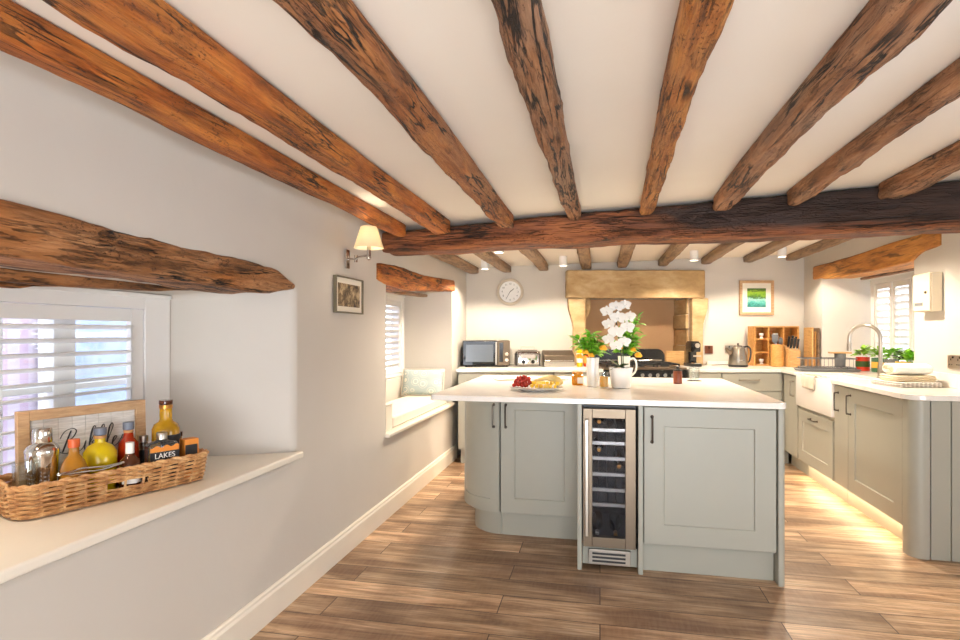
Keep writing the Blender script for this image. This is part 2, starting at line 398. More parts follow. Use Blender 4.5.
# ------------------------------------------------------------------ room shell
def wall_mesh(mapf, a0, a1, z0, z1, openings, thick):
    """solid wall: face grid with splayed openings. opening = (fa0,fa1,fz0,fz1, ba0,ba1,bz0,bz1)"""
    bm = MB()
    def grid(rects, n, extra_a, extra_z):
        A = sorted(set([a0, a1] + [v for r in rects for v in r[:2]])); Z = sorted(set([z0, z1] + [v for r in rects for v in r[2:4]]))
        vid = {}; vs = []; fs = []
        def V(a, z):
            if (a, z) not in vid: vid[(a, z)] = len(vs); vs.append(mapf(a, n, z))
            return vid[(a, z)]
        for i in range(len(A)-1):
            for j in range(len(Z)-1):
                ca, cz = (A[i]+A[i+1])/2, (Z[j]+Z[j+1])/2
                if any(r[0] < ca < r[1] and r[2] < cz < r[3] for r in rects): continue
                fs.append((V(A[i],Z[j]), V(A[i+1],Z[j]), V(A[i+1],Z[j+1]), V(A[i],Z[j+1])))
        bm._add(vs, fs)
    grid([o[:4] for o in openings], 0, 0, 0)
    grid([o[4:8] for o in openings], thick, 0, 0)
    for o in openings:
        f = [mapf(o[0],0,o[2]), mapf(o[1],0,o[2]), mapf(o[1],0,o[3]), mapf(o[0],0,o[3])]
        b = [mapf(o[4],thick,o[6]), mapf(o[5],thick,o[6]), mapf(o[5],thick,o[7]), mapf(o[4],thick,o[7])]
        bm._add(f+b, [(i, (i+1) % 4, 4+(i+1) % 4, 4+i) for i in range(4)])
    f = [mapf(a0,0,z0), mapf(a1,0,z0), mapf(a1,0,z1), mapf(a0,0,z1)]; b = [mapf(a0,thick,z0), mapf(a1,thick,z0), mapf(a1,thick,z1), mapf(a0,thick,z1)]
    bm._add(f+b, [(i, (i+1) % 4, 4+(i+1) % 4, 4+i) for i in range(4)])
    bmesh.ops.remove_doubles(bm.bm, verts=bm.bm.verts, dist=1e-4)
    return bm
ZT = 2.13
wl = wall_mesh(lambda a, n, z: (XL-n, a, z), -2.2, 6.4, 0, ZT,
    [(.55, 2.45, .655, 1.482, .72, 2.205, .655, 1.42), (3.617, 5.36, .545, 1.665, 3.75, 5.30, .545, 1.62)], TL)
wl.build('wall_left', M['wall'], bevel=.03, seg=4, kind='structure', ang=30)
wr = wall_mesh(lambda a, n, z: (XR+n, a, z), -2.2, 7.3, 0, ZT,
    [(.35, 1.95, .72, 1.74, .42, 1.88, .72, 1.72), (4.545, 6.235, .875, 1.80, 4.66, 6.10, .875, 1.77)], .40)
wr.build('wall_right', M['wall'], bevel=.025, seg=4, kind='structure', ang=30)
# rear wall (turned), with the chimney opening
bo = (1.13, 2.27)
wb = wall_mesh(lambda a, n, z: bk(a, WD+n, z), -.62, 3.9, 0, ZT, [(bo[0], bo[1], .02, 1.64, bo[0], bo[1], .02, 1.64)], .40)
wb.build('wall_back', M['wall'], bevel=.012, kind='structure', ang=30)
MB().box(bo[0]-.05, bo[1]+.05, WD+.403, WD+.45, 0, 1.7).build('wall_alcove', M['alcove'], kind='structure', rotz=YAW)
wf = wall_mesh(lambda a, n, z: (a, -2.2-n, z), -1.9, 2.6, 0, ZT, [(-1.1, 1.9, .02, 2.0, -1.1, 1.9, .02, 2.0)], .3)
wf.build('wall_front', M['wall'], kind='structure')
MB().box(-1.9, 2.6, -2.5, 7.4, -.08, 0).build('floor', M['floor'], smooth=False, kind='structure')
cb = MB()
cb._add([(XL-.04,-2.24,ceil_z(XL-.04)), (XR+.04,-2.24,ceil_z(XR+.04)), (XR+.04,7.3,ceil_z(XR+.04)), (XL-.04,7.3,ceil_z(XL-.04)),
         (XL-.04,-2.24,2.2), (XR+.04,-2.24,2.2), (XR+.04,7.3,2.2), (XL-.04,7.3,2.2)], [(0,3,2,1),(4,5,6,7),(0,1,5,4),(1,2,6,5),(2,3,7,6),(3,0,4,7)])
cb.build('ceiling', M['ceil'], smooth=False, kind='structure')
# baseboard with a moulded top
def baseboard(name, y0, y1):
    prof = [(0,0), (.018,0), (.018,.112), (.012,.122), (.012,.132), (.006,.140), (0,.140)]
    b = MB(); b.loft([[(XL+.001+p[0], y, p[1]) for p in prof] for y in (y0, y1)])
    return b.build(name, M['trimpaint'], kind='structure', ang=20)
baseboard('baseboard_left', -2.18, 5.5)
b = MB(); b.box(XR-.02, XR-.001, -2.18, 3.5, 0, .14); b.build('baseboard_right', M['trimpaint'], kind='structure', bevel=.004)
# near sill board
b = MB(); b.prism([(XL-.515, .73), (XL-.515, 2.195), (XL-.001, 2.448), (XL-.001, 2.475), (XL+.035, 2.475), (XL+.035, .40), (XL-.001, .40), (XL-.001, .555)], .658, .69)
tag(b.build('window_sill', M['trimpaint'], bevel=.009, seg=3), 'cream painted sill board under the near left window holding the wicker basket', 'window sill')

# ------------------------------------------------------------------ old beams
def beam(name, label, secs, mat, seed=0, L0=0, n_side=4, amp=.008, wav=.012, cat='beam', sub=.045, rnd_c=.02, endr=True, flat_top=True, group=None):
    """secs: list of (pos, y_centre, z_bottom, z_top, width); length runs along local X; returned thing is the mesh"""
    rings = []; x0, x1 = secs[0][0], secs[-1][0]
    N = max(8, int(abs(x1-x0)/sub))
    for k in range(N+1):
        x = x0+(x1-x0)*k/N
        for i in range(len(secs)-1):
            if secs[i][0] <= x <= secs[i+1][0] + 1e-9: break
        a, c = secs[i], secs[i+1]; t = (x-a[0])/(c[0]-a[0]); t = t*t*(3-2*t)*.5 + t*.5
        yc, zb, zt, w = [a[j]+(c[j]-a[j])*t for j in range(1, 5)]
        r = min(rnd_c*(1+.7*noise.noise((x*1.5, seed, 3))), (zt-zb)*.4)
        ring = []
        hw = w/2*(1+.07*noise.noise((x*1.2, seed*1.7, 0))); yc += .010*noise.noise((x*.9, seed*2.1, 9))
        zb2 = zb + wav*noise.noise((x*1.6, seed, 5))
        rt = .004 if flat_top else r
        for (cy, cz, rr, a0) in ((yc+hw-rt, zt-rt, rt, 0), (yc-hw+rt, zt-rt, rt, 90), (yc-hw+r, zb2+r, r, 180), (yc+hw-r, zb2+r, r, 270)):
            for j in range(n_side+1):
                aa = R(a0+90*j/n_side); ring.append([cy+rr*math.cos(aa), cz+rr*math.sin(aa)])
        out = []
        m = len(ring)
        # subdivide long spans
        for j in range(m):
            p, q = ring[j], ring[(j+1) % m]; out.append(tuple(p))
            L = math.hypot(q[0]-p[0], q[1]-p[1])
            if j % (n_side+1) == n_side:
                for s in range(1, 5): out.append((p[0]+(q[0]-p[0])*s/5, p[1]+(q[1]-p[1])*s/5))
        r3 = []
        for (y, z) in out:
            dy, dz = y-yc, z-(zb+zt)/2; ll = math.hypot(dy, dz) or 1
            d = amp*noise.noise((x*4+seed*11, y*22, z*22)) + amp*.6*noise.noise((x*16+seed*5, y*40, z*40))
            if flat_top and z > zt-.012: d = min(0, d)*.3
            r3.append((x, y+dy/ll*d, z+(dz/ll*d if not (flat_top and z > zt-.006) else 0)))
        rings.append(r3)
    if endr:
        for ri, f in ((0, .90), (-1, .90)):
            cx = sum(p[1] for p in rings[ri])/len(rings[ri]); cz = sum(p[2] for p in rings[ri])/len(rings[ri])
            rings[ri] = [(p[0], cx+(p[1]-cx)*f, (cz+(p[2]-cz)*f) if not flat_top or p[2] < cz else p[2]) for p in rings[ri]]
    b = MB(); b.loft(rings)
    o = b.build(name, mat, ang=55)
    return tag(o, label, cat, group)

ORD = ['first', 'second', 'third', 'fourth', 'fifth', 'sixth', 'seventh', 'eighth', 'ninth']
JN = [(-1.262, -1.275, .098, .078, 'oak_orange', 'smooth orange oak ceiling joist running along the left wall to the sconce'),
      (-.985, -.99, .128, .08, 'oak_orange', 'thick orange oak ceiling joist, second from the left wall, near half of ceiling'),
      (-.60, -.575, .112, .08, 'oak_red', 'rugged reddish oak joist, third from the left wall, on the near ceiling'),
      (-.228, -.15, .10, .075, 'oak_brown', 'greyish brown joist with long black split, fourth from left on near ceiling'),
      (.152, .27, .098, .075, 'oak_pitted', 'pitted worm-eaten orange joist, fifth from the left on the near ceiling'),
      (.64, .69, .125, .08, 'oak_brown', 'two-toned brown joist, third from the right on the near ceiling'),
      (1.075, 1.07, .09, .08, 'oak_brown', 'slim brown joist, second from the right on the near ceiling'),
      (1.55, 1.56, .14, .085, 'oak_brown', 'short dark visible stretch of joist, furthest right on the near ceiling')]
for i, (xa, xb, w, dp, mt, lab) in enumerate(JN):
    L = 5.62
    secs = []
    for k in range(7):
        t = k/6; X = xa + (xb-xa)*t
        zt = ceil_z(X)-.002-.042*w/2 - H
        ww = w*(1.0 - .22*max(0, t-.55)/.45) * (1+.06*math.sin(i*2+k*1.9))
        secs.append((t*L, -(X-xa), zt-dp*(1+.08*math.sin(i+k*2.3)), zt, ww))
    o = beam('ceiling_joist', lab, secs, M[mt], seed=i+1, amp=.009 if i not in (0,) else .004, wav=.018, group='joists on the near half of the ceiling')
    # local X -> world +Y, local y -> world -X
    o.rotation_euler = (0, 0, PI/2); o.location = (xa, -2.1, H)
BX = [-1.33, -.986, -.593, -.14, .232, .665, 1.125, 1.564, 2.02]
BL = ['greyed oak joist against the left wall beyond the main beam', 'greyed oak joist second from left wall beyond main beam, beside a spotlight',
      'greyed oak joist above the round clock, beyond the main beam', 'greyed oak joist above left end of the stone mantel',
      'greyed oak joist above middle of the stone mantel', 'greyed oak joist above right end of the stone mantel',
      'greyed oak joist ending over the green landscape picture', 'greyed oak joist over the right edge of the landscape picture, near the corner',
      'greyed oak joist nearest the right wall beyond the main beam']
for i, X in enumerate(BX):
    ya, yb = 3.83, (WD + SN*(X-.05))/CS - .015
    zt = ceil_z(X-.055)-.003-H
    secs = [(0, 0, zt-.07, zt, .115), ((yb-ya)*.5, 0, zt-.062, zt, .11), (yb-ya, 0, zt-.066, zt, .105)]
    o = beam('ceiling_joist', BL[i], secs, M['oak_grey'], seed=20+i, amp=.006, wav=.01, group='joists beyond the main beam')
    o.rotation_euler = (0, 0, PI/2); o.location = (X, ya, H)
# main cross beam: top follows the ceiling, bottom almost level
tops = [(-1.375,1.925),(-.96,1.945),(-.531,1.972),(-.153,1.998),(.268,2.016),(.669,2.032),(1.103,2.048),(1.54,2.072),(1.93,2.088),(2.15,2.10)]
bots = [(-1.415,1.79),(-.96,1.80),(-.531,1.811),(-.061,1.813),(.413,1.815),(1.024,1.812),(1.49,1.824),(2.15,1.832)]
def ip(tab, x):
    if x <= tab[0][0]: return tab[0][1]
    for (a, b), (c, d) in zip(tab, tab[1:]):
        if x <= c: return b+(d-b)*(x-a)/(c-a)
    return tab[-1][1]
secs = []
for k in range(11):
    X = -1.44+(2.20+1.44)*k/10
    secs.append((X, 3.668, ip(bots, X), min(ip(tops, X), ceil_z(X)-.006), .25))
beam('ceiling_beam', 'massive dark oak cross beam spanning the whole room below the joists', secs, M['oak_dark'], seed=50, amp=.010, wav=.014, flat_top=False, rnd_c=.028)
# lintels
def side_beam(name, label, top, bot, depth, X, side, mat, seed, mirror=1, **kw):
    Y0 = top[0][0]; Y1 = top[-1][0]
    secs = []
    for k in range(13):
        y = Y0+(Y1-Y0)*k/12
        secs.append((y, 0, ip(bot, y), ip(top, y), depth))
    o = beam(name, label, secs, mat, seed=seed, flat_top=False, **kw)
    o.rotation_euler = (0, 0, PI/2); o.location = (X, 0, 0)
    return o
side_beam('window_lintel', 'gnarled knotty oak lintel over the near left window', [(.30,1.585),(1.087,1.577),(1.364,1.572),(1.63,1.56),(1.95,1.552),(2.213,1.548),(2.35,1.525),(2.425,1.49)],
          [(.30,1.440),(1.3,1.438),(1.574,1.437),(1.99,1.428),(2.2,1.426),(2.33,1.448),(2.425,1.46)], .22, XL-.092, 1, M['oak_knotty'], 61, amp=.010, wav=.006, rnd_c=.02)
side_beam('window_lintel', 'small orange oak lintel over the window seat recess, below the beam end', [(3.45,1.71),(3.85,1.733),(4.5,1.728),(5.44,1.775)],
          [(3.45,1.60),(3.6,1.582),(4.06,1.572),(5.44,1.668)], .22, XL-.09, 1, M['oak_orange'], 62, amp=.006, wav=.008)
side_beam('window_lintel', 'honey coloured oak lintel over the right window beside the sink', [(4.215,1.93),(4.84,1.937),(5.5,1.925),(6.45,1.935)],
          [(4.215,1.822),(4.44,1.81),(4.50,1.755),(5.165,1.752),(6.08,1.778),(6.12,1.80),(6.45,1.805)], .22, XR+.09, 1, M['oak_honey'], 63, amp=.004, wav=.006, rnd_c=.012)
for (xx, z, y1, lab) in ((-1.745, 1.425, 2.15, 'thin dark oak batten fixed behind the near lintel, closer to the room'), (-1.85, 1.414, 1.76, 'thin dark oak batten fixed behind the near lintel, against the window frame')):
    secs = [(.8, 0, z-.018, z+.022, .055), (1.5, 0, z-.016, z+.022, .05), (y1-.25, 0, z-.006, z+.022, .045), (y1, 0, z+.014, z+.022, .02)]
    o = beam('window_lintel_batten', lab, secs, M['oak_knotty'], seed=xx*9, amp=.003, wav=.003, flat_top=False, rnd_c=.006)
    o.rotation_euler = (0, 0, PI/2); o.location = (xx, 0, 0)
secs = [(3.8, 0, 1.585, 1.615, .05), (4.5, 0, 1.58, 1.615, .055), (5.28, 0, 1.60, 1.63, .05)]
o = beam('window_lintel_batten', 'rough grey batten under the window seat lintel', secs, M['oak_grey'], seed=4, amp=.004, wav=.004, flat_top=False, rnd_c=.006)
o.rotation_euler = (0, 0, PI/2); o.location = (-1.66, 0, 0)
secs = [(4.75, 0, 1.752, 1.775, .05), (5.4, 0, 1.752, 1.775, .05), (6.0, 0, 1.755, 1.775, .04)]
o = beam('window_lintel_batten', 'dark batten behind the honey oak lintel by the right window', secs, M['oak_brown'], seed=5, amp=.003, wav=.003, flat_top=False, rnd_c=.005)
o.rotation_euler = (0, 0, PI/2); o.location = (XR+.26, 0, 0)

# ------------------------------------------------------------------ windows and shutters
def window(name, loc, rotz, W, Hh, bars, hbars=()):
    """local x along the wall, -y to the room"""
    root = bpy.data.objects.new(name, None); COL.objects.link(root); root.location = loc; root.rotation_euler = (0,0,rotz); root['kind'] = 'structure'
    f = MB(); t = .05
    f.box(0, t, 0, .06, 0, Hh); f.box(W-t, W, 0, .06, 0, Hh); f.box(t, W-t, 0, .06, 0, t); f.box(t, W-t, 0, .06, Hh-t, Hh)
    for x, w in bars: f.box(x-w/2, x+w/2, .005, .05, t, Hh-t)
    for z in hbars: f.box(t, W-t, .012, .042, z-.012, z+.012)
    f.build('window_frame', M['whitepaint'], root, bevel=.004)
    MB().box(t*.8, W-t*.8, .025, .031, t*.8, Hh-t*.8).build('glass_pane', M['glass'], root, smooth=False)
    return root
def shutter(label, loc, rotz, W, Hh, fr_l, fr_r, fr_t, fr_b, panels, pitch=.05, blade=.062, tilt=18, rod=None, name='plantation_shutter'):
    """fr_* outer frame widths; panels list of (x0, x1) louvre panels (with stiles)"""
    root = thing(name, label, 'window shutter', loc, rotz)
    f = MB()
    f.box(0, fr_l, -.035, 0, 0, Hh); f.box(W-fr_r, W, -.035, 0, 0, Hh); f.box(fr_l, W-fr_r, -.035, 0, Hh-fr_t, Hh)
    if fr_b > 0: f.box(fr_l, W-fr_r, -.035, 0, 0, fr_b)
    f.box(-.004, W+.0, -.045, -.036, Hh-.014, Hh+.004)
    f.build('outer_frame', M['whitepaint'], root, bevel=.003)
    for (x0, x1, st, rail) in panels:
        p = MB(); z0, z1 = fr_b+.002, Hh-fr_t-.002
        p.box(x0, x0+st, -.03, -.004, z0, z1); p.box(x1-st, x1, -.03, -.004, z0, z1)
        p.box(x0+st, x1-st, -.03, -.004, z1-rail, z1); p.box(x0+st, x1-st, -.03, -.004, z0, z0+rail)
        po = p.build('panel_frame', M['whitepaint'], root, bevel=.003)
        lv = MB(); za, zb = z0+rail, z1-rail; n = max(1, int((zb-za)/pitch)); pp = (zb-za)/n
        for i in range(n):
            z = za+pp*(i+.5); ca, sa = math.cos(R(tilt)), math.sin(R(tilt)); ring = []
            for k in range(12):
                a = 2*PI*k/12; y = blade/2*math.cos(a); h = .0055*math.sin(a)
                ring.append((y*ca - h*sa, y*sa + h*ca))
            lv.loft([[(xx, -.017+q[0], z+q[1]) for q in ring] for xx in (x0+st+.001, x1-st-.001)])
        lv.build('louvres', M['whitepaint'], po)
        if rod is not None:
            MB().cyl((rod, -.017-blade/2-.005, za+.02), (rod, -.017-blade/2-.005, zb-.02), .004, n=8).build('tilt_rod', M['whitepaint'], po)
    return root
# window 1 (near left): local x -> +Y, room side -> +X
window('window_1', (XL-TL-.002, .72, .69), PI/2, 1.50, .74, [(.78, .035), (1.02, .09)], (.36,))
shutter('white plantation shutter with wide open louvres in the near left window', (XL-TL+.006, .735, .691), PI/2, 1.475, .727, .14, .142, .062, .0,
        [(.145, .60, .055, .052), (.606, 1.328, .064, .052)], pitch=.05, tilt=-14, rod=1.242)
MB().box(XL-TL-.048, XL-TL+.08, 3.77, 5.295, .547, .838).build('trim_1', M['wall'], kind='structure', bevel=.006)
window('window_2', (XL-TL-.002, 3.75, .84), PI/2, 1.55, .78, [(.52, .05), (1.03, .05)], (.39,))
shutter('white plantation shutter in the window seat recess', (XL-TL+.03, 3.80, .842), PI/2, 1.47, .77, .06, .07, .055, .03,
        [(.065, .73, .05, .05), (.735, 1.395, .05, .05)], pitch=.052, tilt=-35)
# window 3 (right): local x -> -Y, room side -> -X
window('window_3', (XR+.402, 6.10, .875), -PI/2, 1.44, .895, [(.5, .05), (.95, .05)], (.45,))
shutter('white plantation shutter in the right window behind the herb pots', (XR+.375, 6.02, .918), -PI/2, 1.33, .85, .07, .06, .06, .04,
        [(.075, .385, .045, .05), (.40, .71, .045, .05), (.72, 1.265, .045, .05)], pitch=.055, tilt=-32)
window('added_window', (XR+.402, 1.88, .72), -PI/2, 1.46, 1.0, [(.49, .05), (.97, .05)], (.5,))  # unseen window added for cool light from the right
# unseen patio door added behind the camera to let daylight in
dr = bpy.data.objects.new('added_patio_door', None); COL.objects.link(dr); dr['kind'] = 'structure'; dr.location = (-1.1, -2.3, .02)
f = MB()
for x in (0, .98, 1.96, 2.94): f.box(x, x+.06, -.03, .03, 0, 1.98)
f.box(.06, 2.94, -.03, .03, 0, .06); f.box(.06, 2.94, -.03, .03, 1.92, 1.98)
f.build('door_frame', M['whitepaint'], dr, bevel=.004)
MB().box(.05, 2.95, -.004, .004, .05, 1.93).build('glass_pane', M['glass'], dr, smooth=False)

# outside world
o = MB().box(-9, 9, -9, 14, -.5, -.3).build('ground_outside', M['paving'], smooth=False, kind='structure')
nb = bpy.data.objects.new('neighbour_house', None); COL.objects.link(nb); nb.location = (-3.9, 0, -.3)
tag(nb, 'pinkish brick house seen through the near left shutter', 'house')
MB().box(-2.5, 0, -1.5, 9.0, 0, 3.1).build('house_wall', M['brickpink'], nb, smooth=False)
for y in (.2, 1.75, 3.3):
    w = MB().box(0.001, .03, y, y+.75, 1.0, 2.1).build('house_window', M['slatewin'], nb, smooth=False)
    fm = MB(); fm.box(.031, .05, y-.05, y, .95, 2.15); fm.box(.031, .05, y+.75, y+.8, .95, 2.15); fm.box(.031, .05, y, y+.75, 2.1, 2.15); fm.box(.031, .05, y, y+.75, .95, 1.0); fm.box(.031, .05, y, y+.75, 1.52, 1.56)
    fm.build('window_surround', M['whitepaint'], w, smooth=False)

# ------------------------------------------------------------------ kitchen units
def shaker(w, h, t=.02, st=.07, rec=.008, x=0, z=0):
    b = MB()
    def q(i, y): return [(x+i, y, z+i), (x+w-i, y, z+i), (x+w-i, y, z+h-i), (x+i, y, z+h-i)]
    b.loft([q(0, t), q(0, 0), q(st, 0), q(st+.003, rec)])
    return b
def bar_handle(x, z0, z1, y=0, horiz=False, r=.0048, out=.028):
    b = MB()
    if not horiz: pts = [(x,y,z0),(x,y-out*.8,z0+.003),(x,y-out,z0+.012),(x,y-out,z1-.012),(x,y-out*.8,z1-.003),(x,y,z1)]
    else: pts = [(z0,y,x),(z0+.003,y-out*.8,x),(z0+.012,y-out,x),(z1-.012,y-out,x),(z1-.003,y-out*.8,x),(z1,y,x)]
    b.tube(crom(pts, 4), r, 8)
    for p in (pts[0], pts[-1]): b.sphere((p[0], p[1]-.002, p[2]), .009, .004, .009, 10, 6)
    return b

# --- island (front faces -Y)
ib = MB(); ib.prism(arc(-.896, 3.045, .03, 180, 270, 5) + arc(.86, 3.055, .04, 270, 360, 6) + arc(.86, 4.52, .04, 0, 90, 5) + arc(-.886, 4.52, .04, 90, 180, 5), .88, .91)
tag(ib.build('island_worktop', M['quartz'], bevel=.004, seg=3), 'white quartz worktop of the central island with rounded corners', 'worktop')
# curved end unit
cu = thing('curved_cabinet', 'sage grey curved end cabinet at the left of the island', 'cabinet', (-.60, 3.69, 0))
r0 = .28
b = MB(); b.prism([(-.001, -.26)] + arc(0, 0, r0-.022, 270, 180, 12) + [(-r0+.022, .79), (-.001, .79)], .145, .878); b.build('carcass', M['cab'], cu, bevel=.002)
b = MB(); b.prism([(-.001, -.20)] + arc(0, 0, r0-.07, 270, 180, 12) + [(-r0+.07, .76), (-.001, .76)], 0, .143); b.build('plinth', M['cab'], cu)
b = MB()
def arcband(b, ro, ri, z0, z1, a0=269, a1=182):
    b.prism(arc(0, 0, ro, a0, a1, 14) + arc(0, 0, ri, a1, a0, 14), z0, z1)
arcband(b, r0-.007, r0-.02, .235, .80); arcband(b, r0, r0-.02, .16, .235); arcband(b, r0, r0-.02, .80, .872)
arcband(b, r0, r0-.02, .235, .80, 269, 257); arcband(b, r0, r0-.02, .235, .80, 194, 182)
dd = b.build('door', M['cab'], cu, bevel=.0015)
b = MB()
hx, hy = r0*math.cos(R(262.5)), r0*math.sin(R(262.5))
b = bar_handle(0, .68, .815); b.build('handle', M['pewter'], dd, loc=(hx, hy, 0), rotz=R(-7))
b = MB(); b.box(-r0, -r0+.02, .005, .785, .16, .872); b.build('side_panel', M['cab'], cu, bevel=.002)
# base cabinet under the overhang
cu = thing('base_cabinet', 'sage grey island cabinet with one panelled door left of the wine cooler', 'cabinet', (-.597, 3.41, 0))
MB().box(0, .477, .022, 1.07, .145, .878).build('carcass', M['cab'], cu, bevel=.002)
MB().box(0, .477, .07, 1.04, 0, .143).build('plinth', M['cab'], cu)
d = shaker(.470, .712, st=.085, x=.004, z=.16).build('door', M['cab'], cu, bevel=.0015)
bar_handle(.035, .68, .815).build('handle', M['pewter'], d)
# wine cooler housing and cooler
cu = thing('cooler_housing', 'pair of sage grey upright panels framing the wine cooler', 'cabinet', (-.118, 3.04, 0))
MB().box(0, .024, 0, 1.44, 0, .878).build('side_panel', M['cab'], cu, bevel=.003)
MB().box(.312, .336, 0, 1.44, 0, .878).build('side_panel', M['cab'], cu, bevel=.003)
MB().box(.026, .310, .045, .06, .02, .118).build('plinth', M['cab'], cu, bevel=.002)
wc = thing('wine_cooler', 'slim stainless steel wine cooler with glass door built into the island', 'wine cooler', (-.090, 3.045, .0))
Wd = .276
b = MB(); b.box(0, .012, .045, .55, .125, .868); b.box(Wd-.012, Wd, .045, .55, .125, .868); b.box(.012, Wd-.012, .045, .55, .125, .14); b.box(.012, Wd-.012, .045, .55, .853, .868); b.box(.012, Wd-.012, .535, .55, .14, .853)
b.build('cabinet_shell', M['blackmatte'], wc)
b = MB(); s = .05
b.box(.002, s, 0, .04, .125, .855); b.box(Wd-s-.006, Wd-.004, 0, .04, .125, .855); b.box(s, Wd-s-.006, 0, .04, .125, .178); b.box(s, Wd-s-.006, 0, .04, .805, .855)
dd = b.build('door', M['steel'], wc, bevel=.002)
MB().box(s+.001, Wd-s-.007, .008, .014, .179, .804).build('glass_pane', M['coolerglass'], dd, smooth=False)
b = MB(); b.box(.014, .030, -.036, -.026, .19, .80); b.box(.017, .027, -.026, -.001, .23, .25); b.box(.017, .027, -.026, -.001, .74, .76); b.build('handle', M['nickel'], dd, bevel=.003)
SZ = [.335, .415, .498, .583, .665, .733]
for z in SZ[:5] + [.735]:
    sh = MB(); sh.box(.014, Wd-.014, .052, .066, z-.009, z+.009)
    so = sh.build('shelf', M['nickel'], wc, bevel=.001)
    sh = MB()
    for k in range(5): sh.box(.03+k*.048, .036+k*.048, .0665, .50, z-.006, z-.001)
    sh.build('slats', M['blackmatte'], so)
b = MB(); b.box(.03, Wd-.03, .012, .026, .03, .108)
b.build('vent_grille', M['nickel'], wc, bevel=.002)
for k in range(3):
    MB().box(.05, Wd-.055, .008, .0115, .044+k*.02, .054+k*.02).build('vent_slot', M['blackmatte'], wc)
def bottle_lying(lab, x, z, y, mat):
    t = thing('wine_bottle', lab, 'bottle', (x, y, z), group='wine bottles in the cooler')
    MX = RX(-PI/2)
    b = MB(); b.lathe([(.006,.0),(.0098,.002),(.0098,.06),(.016,.09),(.029,.135),(.030,.30),(.024,.303)], M=MX, n=18); b.build('bottle_body', M['darkglass'], t)
    b = MB(); b.lathe([(.003,-.004),(.0105,-.003),(.0105,.045)], M=MX, n=18); b.build('foil_cap', mat, t)
bx = -.090
bottle_lying('wine bottle on an upper cooler shelf with gold foil end', bx+.085, .7435+.0305, 3.12, M['gold'])
bottle_lying('wine bottle lying in middle of the cooler, left of its neighbour', bx+.085, .5925+.0305, 3.12, M['gold'])
bottle_lying('wine bottle on fourth cooler shelf down, towards its right', bx+.19, .5075+.0305, 3.12, M['gold'])
bottle_lying('wine bottle lying at the bottom of the cooler, left one', bx+.075, .141+.0305, 3.12, M['nickel'])
bottle_lying('wine bottle lying at the bottom of the cooler, right one', bx+.172, .141+.0305, 3.12, M['gold'])
# appliance cabinet on the right
cu = thing('appliance_cabinet', 'wide sage grey island cabinet with a single panelled door and corner post', 'cabinet', (.222, 3.055, 0))
MB().box(0, .638, .022, 1.42, .15, .878).build('carcass', M['cab'], cu, bevel=.002)
MB().box(0, .638, .055, 1.40, 0, .148).build('plinth', M['cab'], cu, bevel=.002)
d = shaker(.632, .706, st=.098, x=.003, z=.163).build('door', M['cab'], cu, bevel=.0015)
bar_handle(.042, .69, .82).build('handle', M['pewter'], d)
b = MB(); b.prism([(.641, 1.425), (.641, -.012)] + arc(.657, .004, .016, 270, 360, 6) + [(.673, 1.425)], 0, .878); b.build('corner_post', M['cab'], cu, bevel=.002)

# --- right run (front faces -X): local x -> -Y
RX0 = 1.70
def right_unit(name, label, y_far, y_near, doors, end=None):
    w = y_far-y_near
    cu = thing(name, label, 'cabinet', (RX0, y_far, 0), -PI/2)
    return cu, w
cu, w = right_unit('corner_cabinet', 'narrow sage grey cabinet in the corner left of the sink', 5.845, 5.46, 0)
MB().box(.002, w-.001, .022, .35, .14, .868).build('carcass', M['cab'], cu)
MB().box(-.06, w-.001, .09, .33, 0, .138).build('plinth', M['cab'], cu)
MB().box(.0, .028, .001, .0215, .14, .878).build('filler_strip', M['cab'], cu)
d = MB().box(.03, w-.003, 0, .02, .15, .868).build('door', M['cab'], cu, bevel=.002)
bar_handle(.285, .69, .82).build('handle', M['nickel'], d)
cu, w = right_unit('sink_cabinet', 'sage grey pull-out cabinet under the white sink', 5.455, 4.655, 0)
b = MB(); b.box(.002, w-.002, .022, .40, .14, .618); b.build('carcass', M['cab'], cu)
MB().box(.002, w-.002, .09, .38, 0, .138).build('plinth', M['cab'], cu)
d = shaker(w-.06, .445, st=.095, x=.03, z=.15).build('door', M['cab'], cu, bevel=.0015)
bar_handle(.545, .33, .47, horiz=True).build('handle', M['pewter'], d)
cu, w = right_unit('end_cabinet', 'sage grey cabinet with big panelled door and panelled rounded end at the right', 4.652, 3.66, 0)
MB().box(.002, w-.002, .022, .44, .14, .878).build('carcass', M['cab'], cu)
MB().box(.002, w-.035, .09, .42, 0, .138).build('plinth', M['cab'], cu)
d = MB().box(.003, .235, 0, .02, .15, .872).build('door', M['cab'], cu, bevel=.002)
bar_handle(.075, .69, .82).build('handle', M['pewter'], d)
d = shaker(.722, .722, st=.10, x=.241, z=.15).build('door', M['cab'], cu, bevel=.0015)
bar_handle(.282, .69, .82).build('handle', M['pewter'], d)
b = MB(); b.prism([(w-.026, .083), (w-.026, 0), (w+.015, 0)] + arc(w+.023, .062, .062, 270, 360, 8) + [(w+.085, .083)], 0, .878); b.build('corner_post', M['cab'], cu)
ep = MB(); n = 4; x0 = .101
for k in range(n):
    a = .091+.1*k; ep.box(w+.05, w+.083, a, min(.462, a+.093), 0, .878)
ep.box(w+.03, w+.070, .0875, .462, .0, .876)
ep.build('end_panel', M['cab'], cu, bevel=.0012)
# plinth lights (real LED strips in the toe-kick)
MB().box(1.745, 1.765, 3.72, 5.44, .136, .139).build('led_strip', M['led'], smooth=False)
tag(bpy.data.objects['led_strip'], 'warm LED strip glowing under the right hand cabinets', 'light')

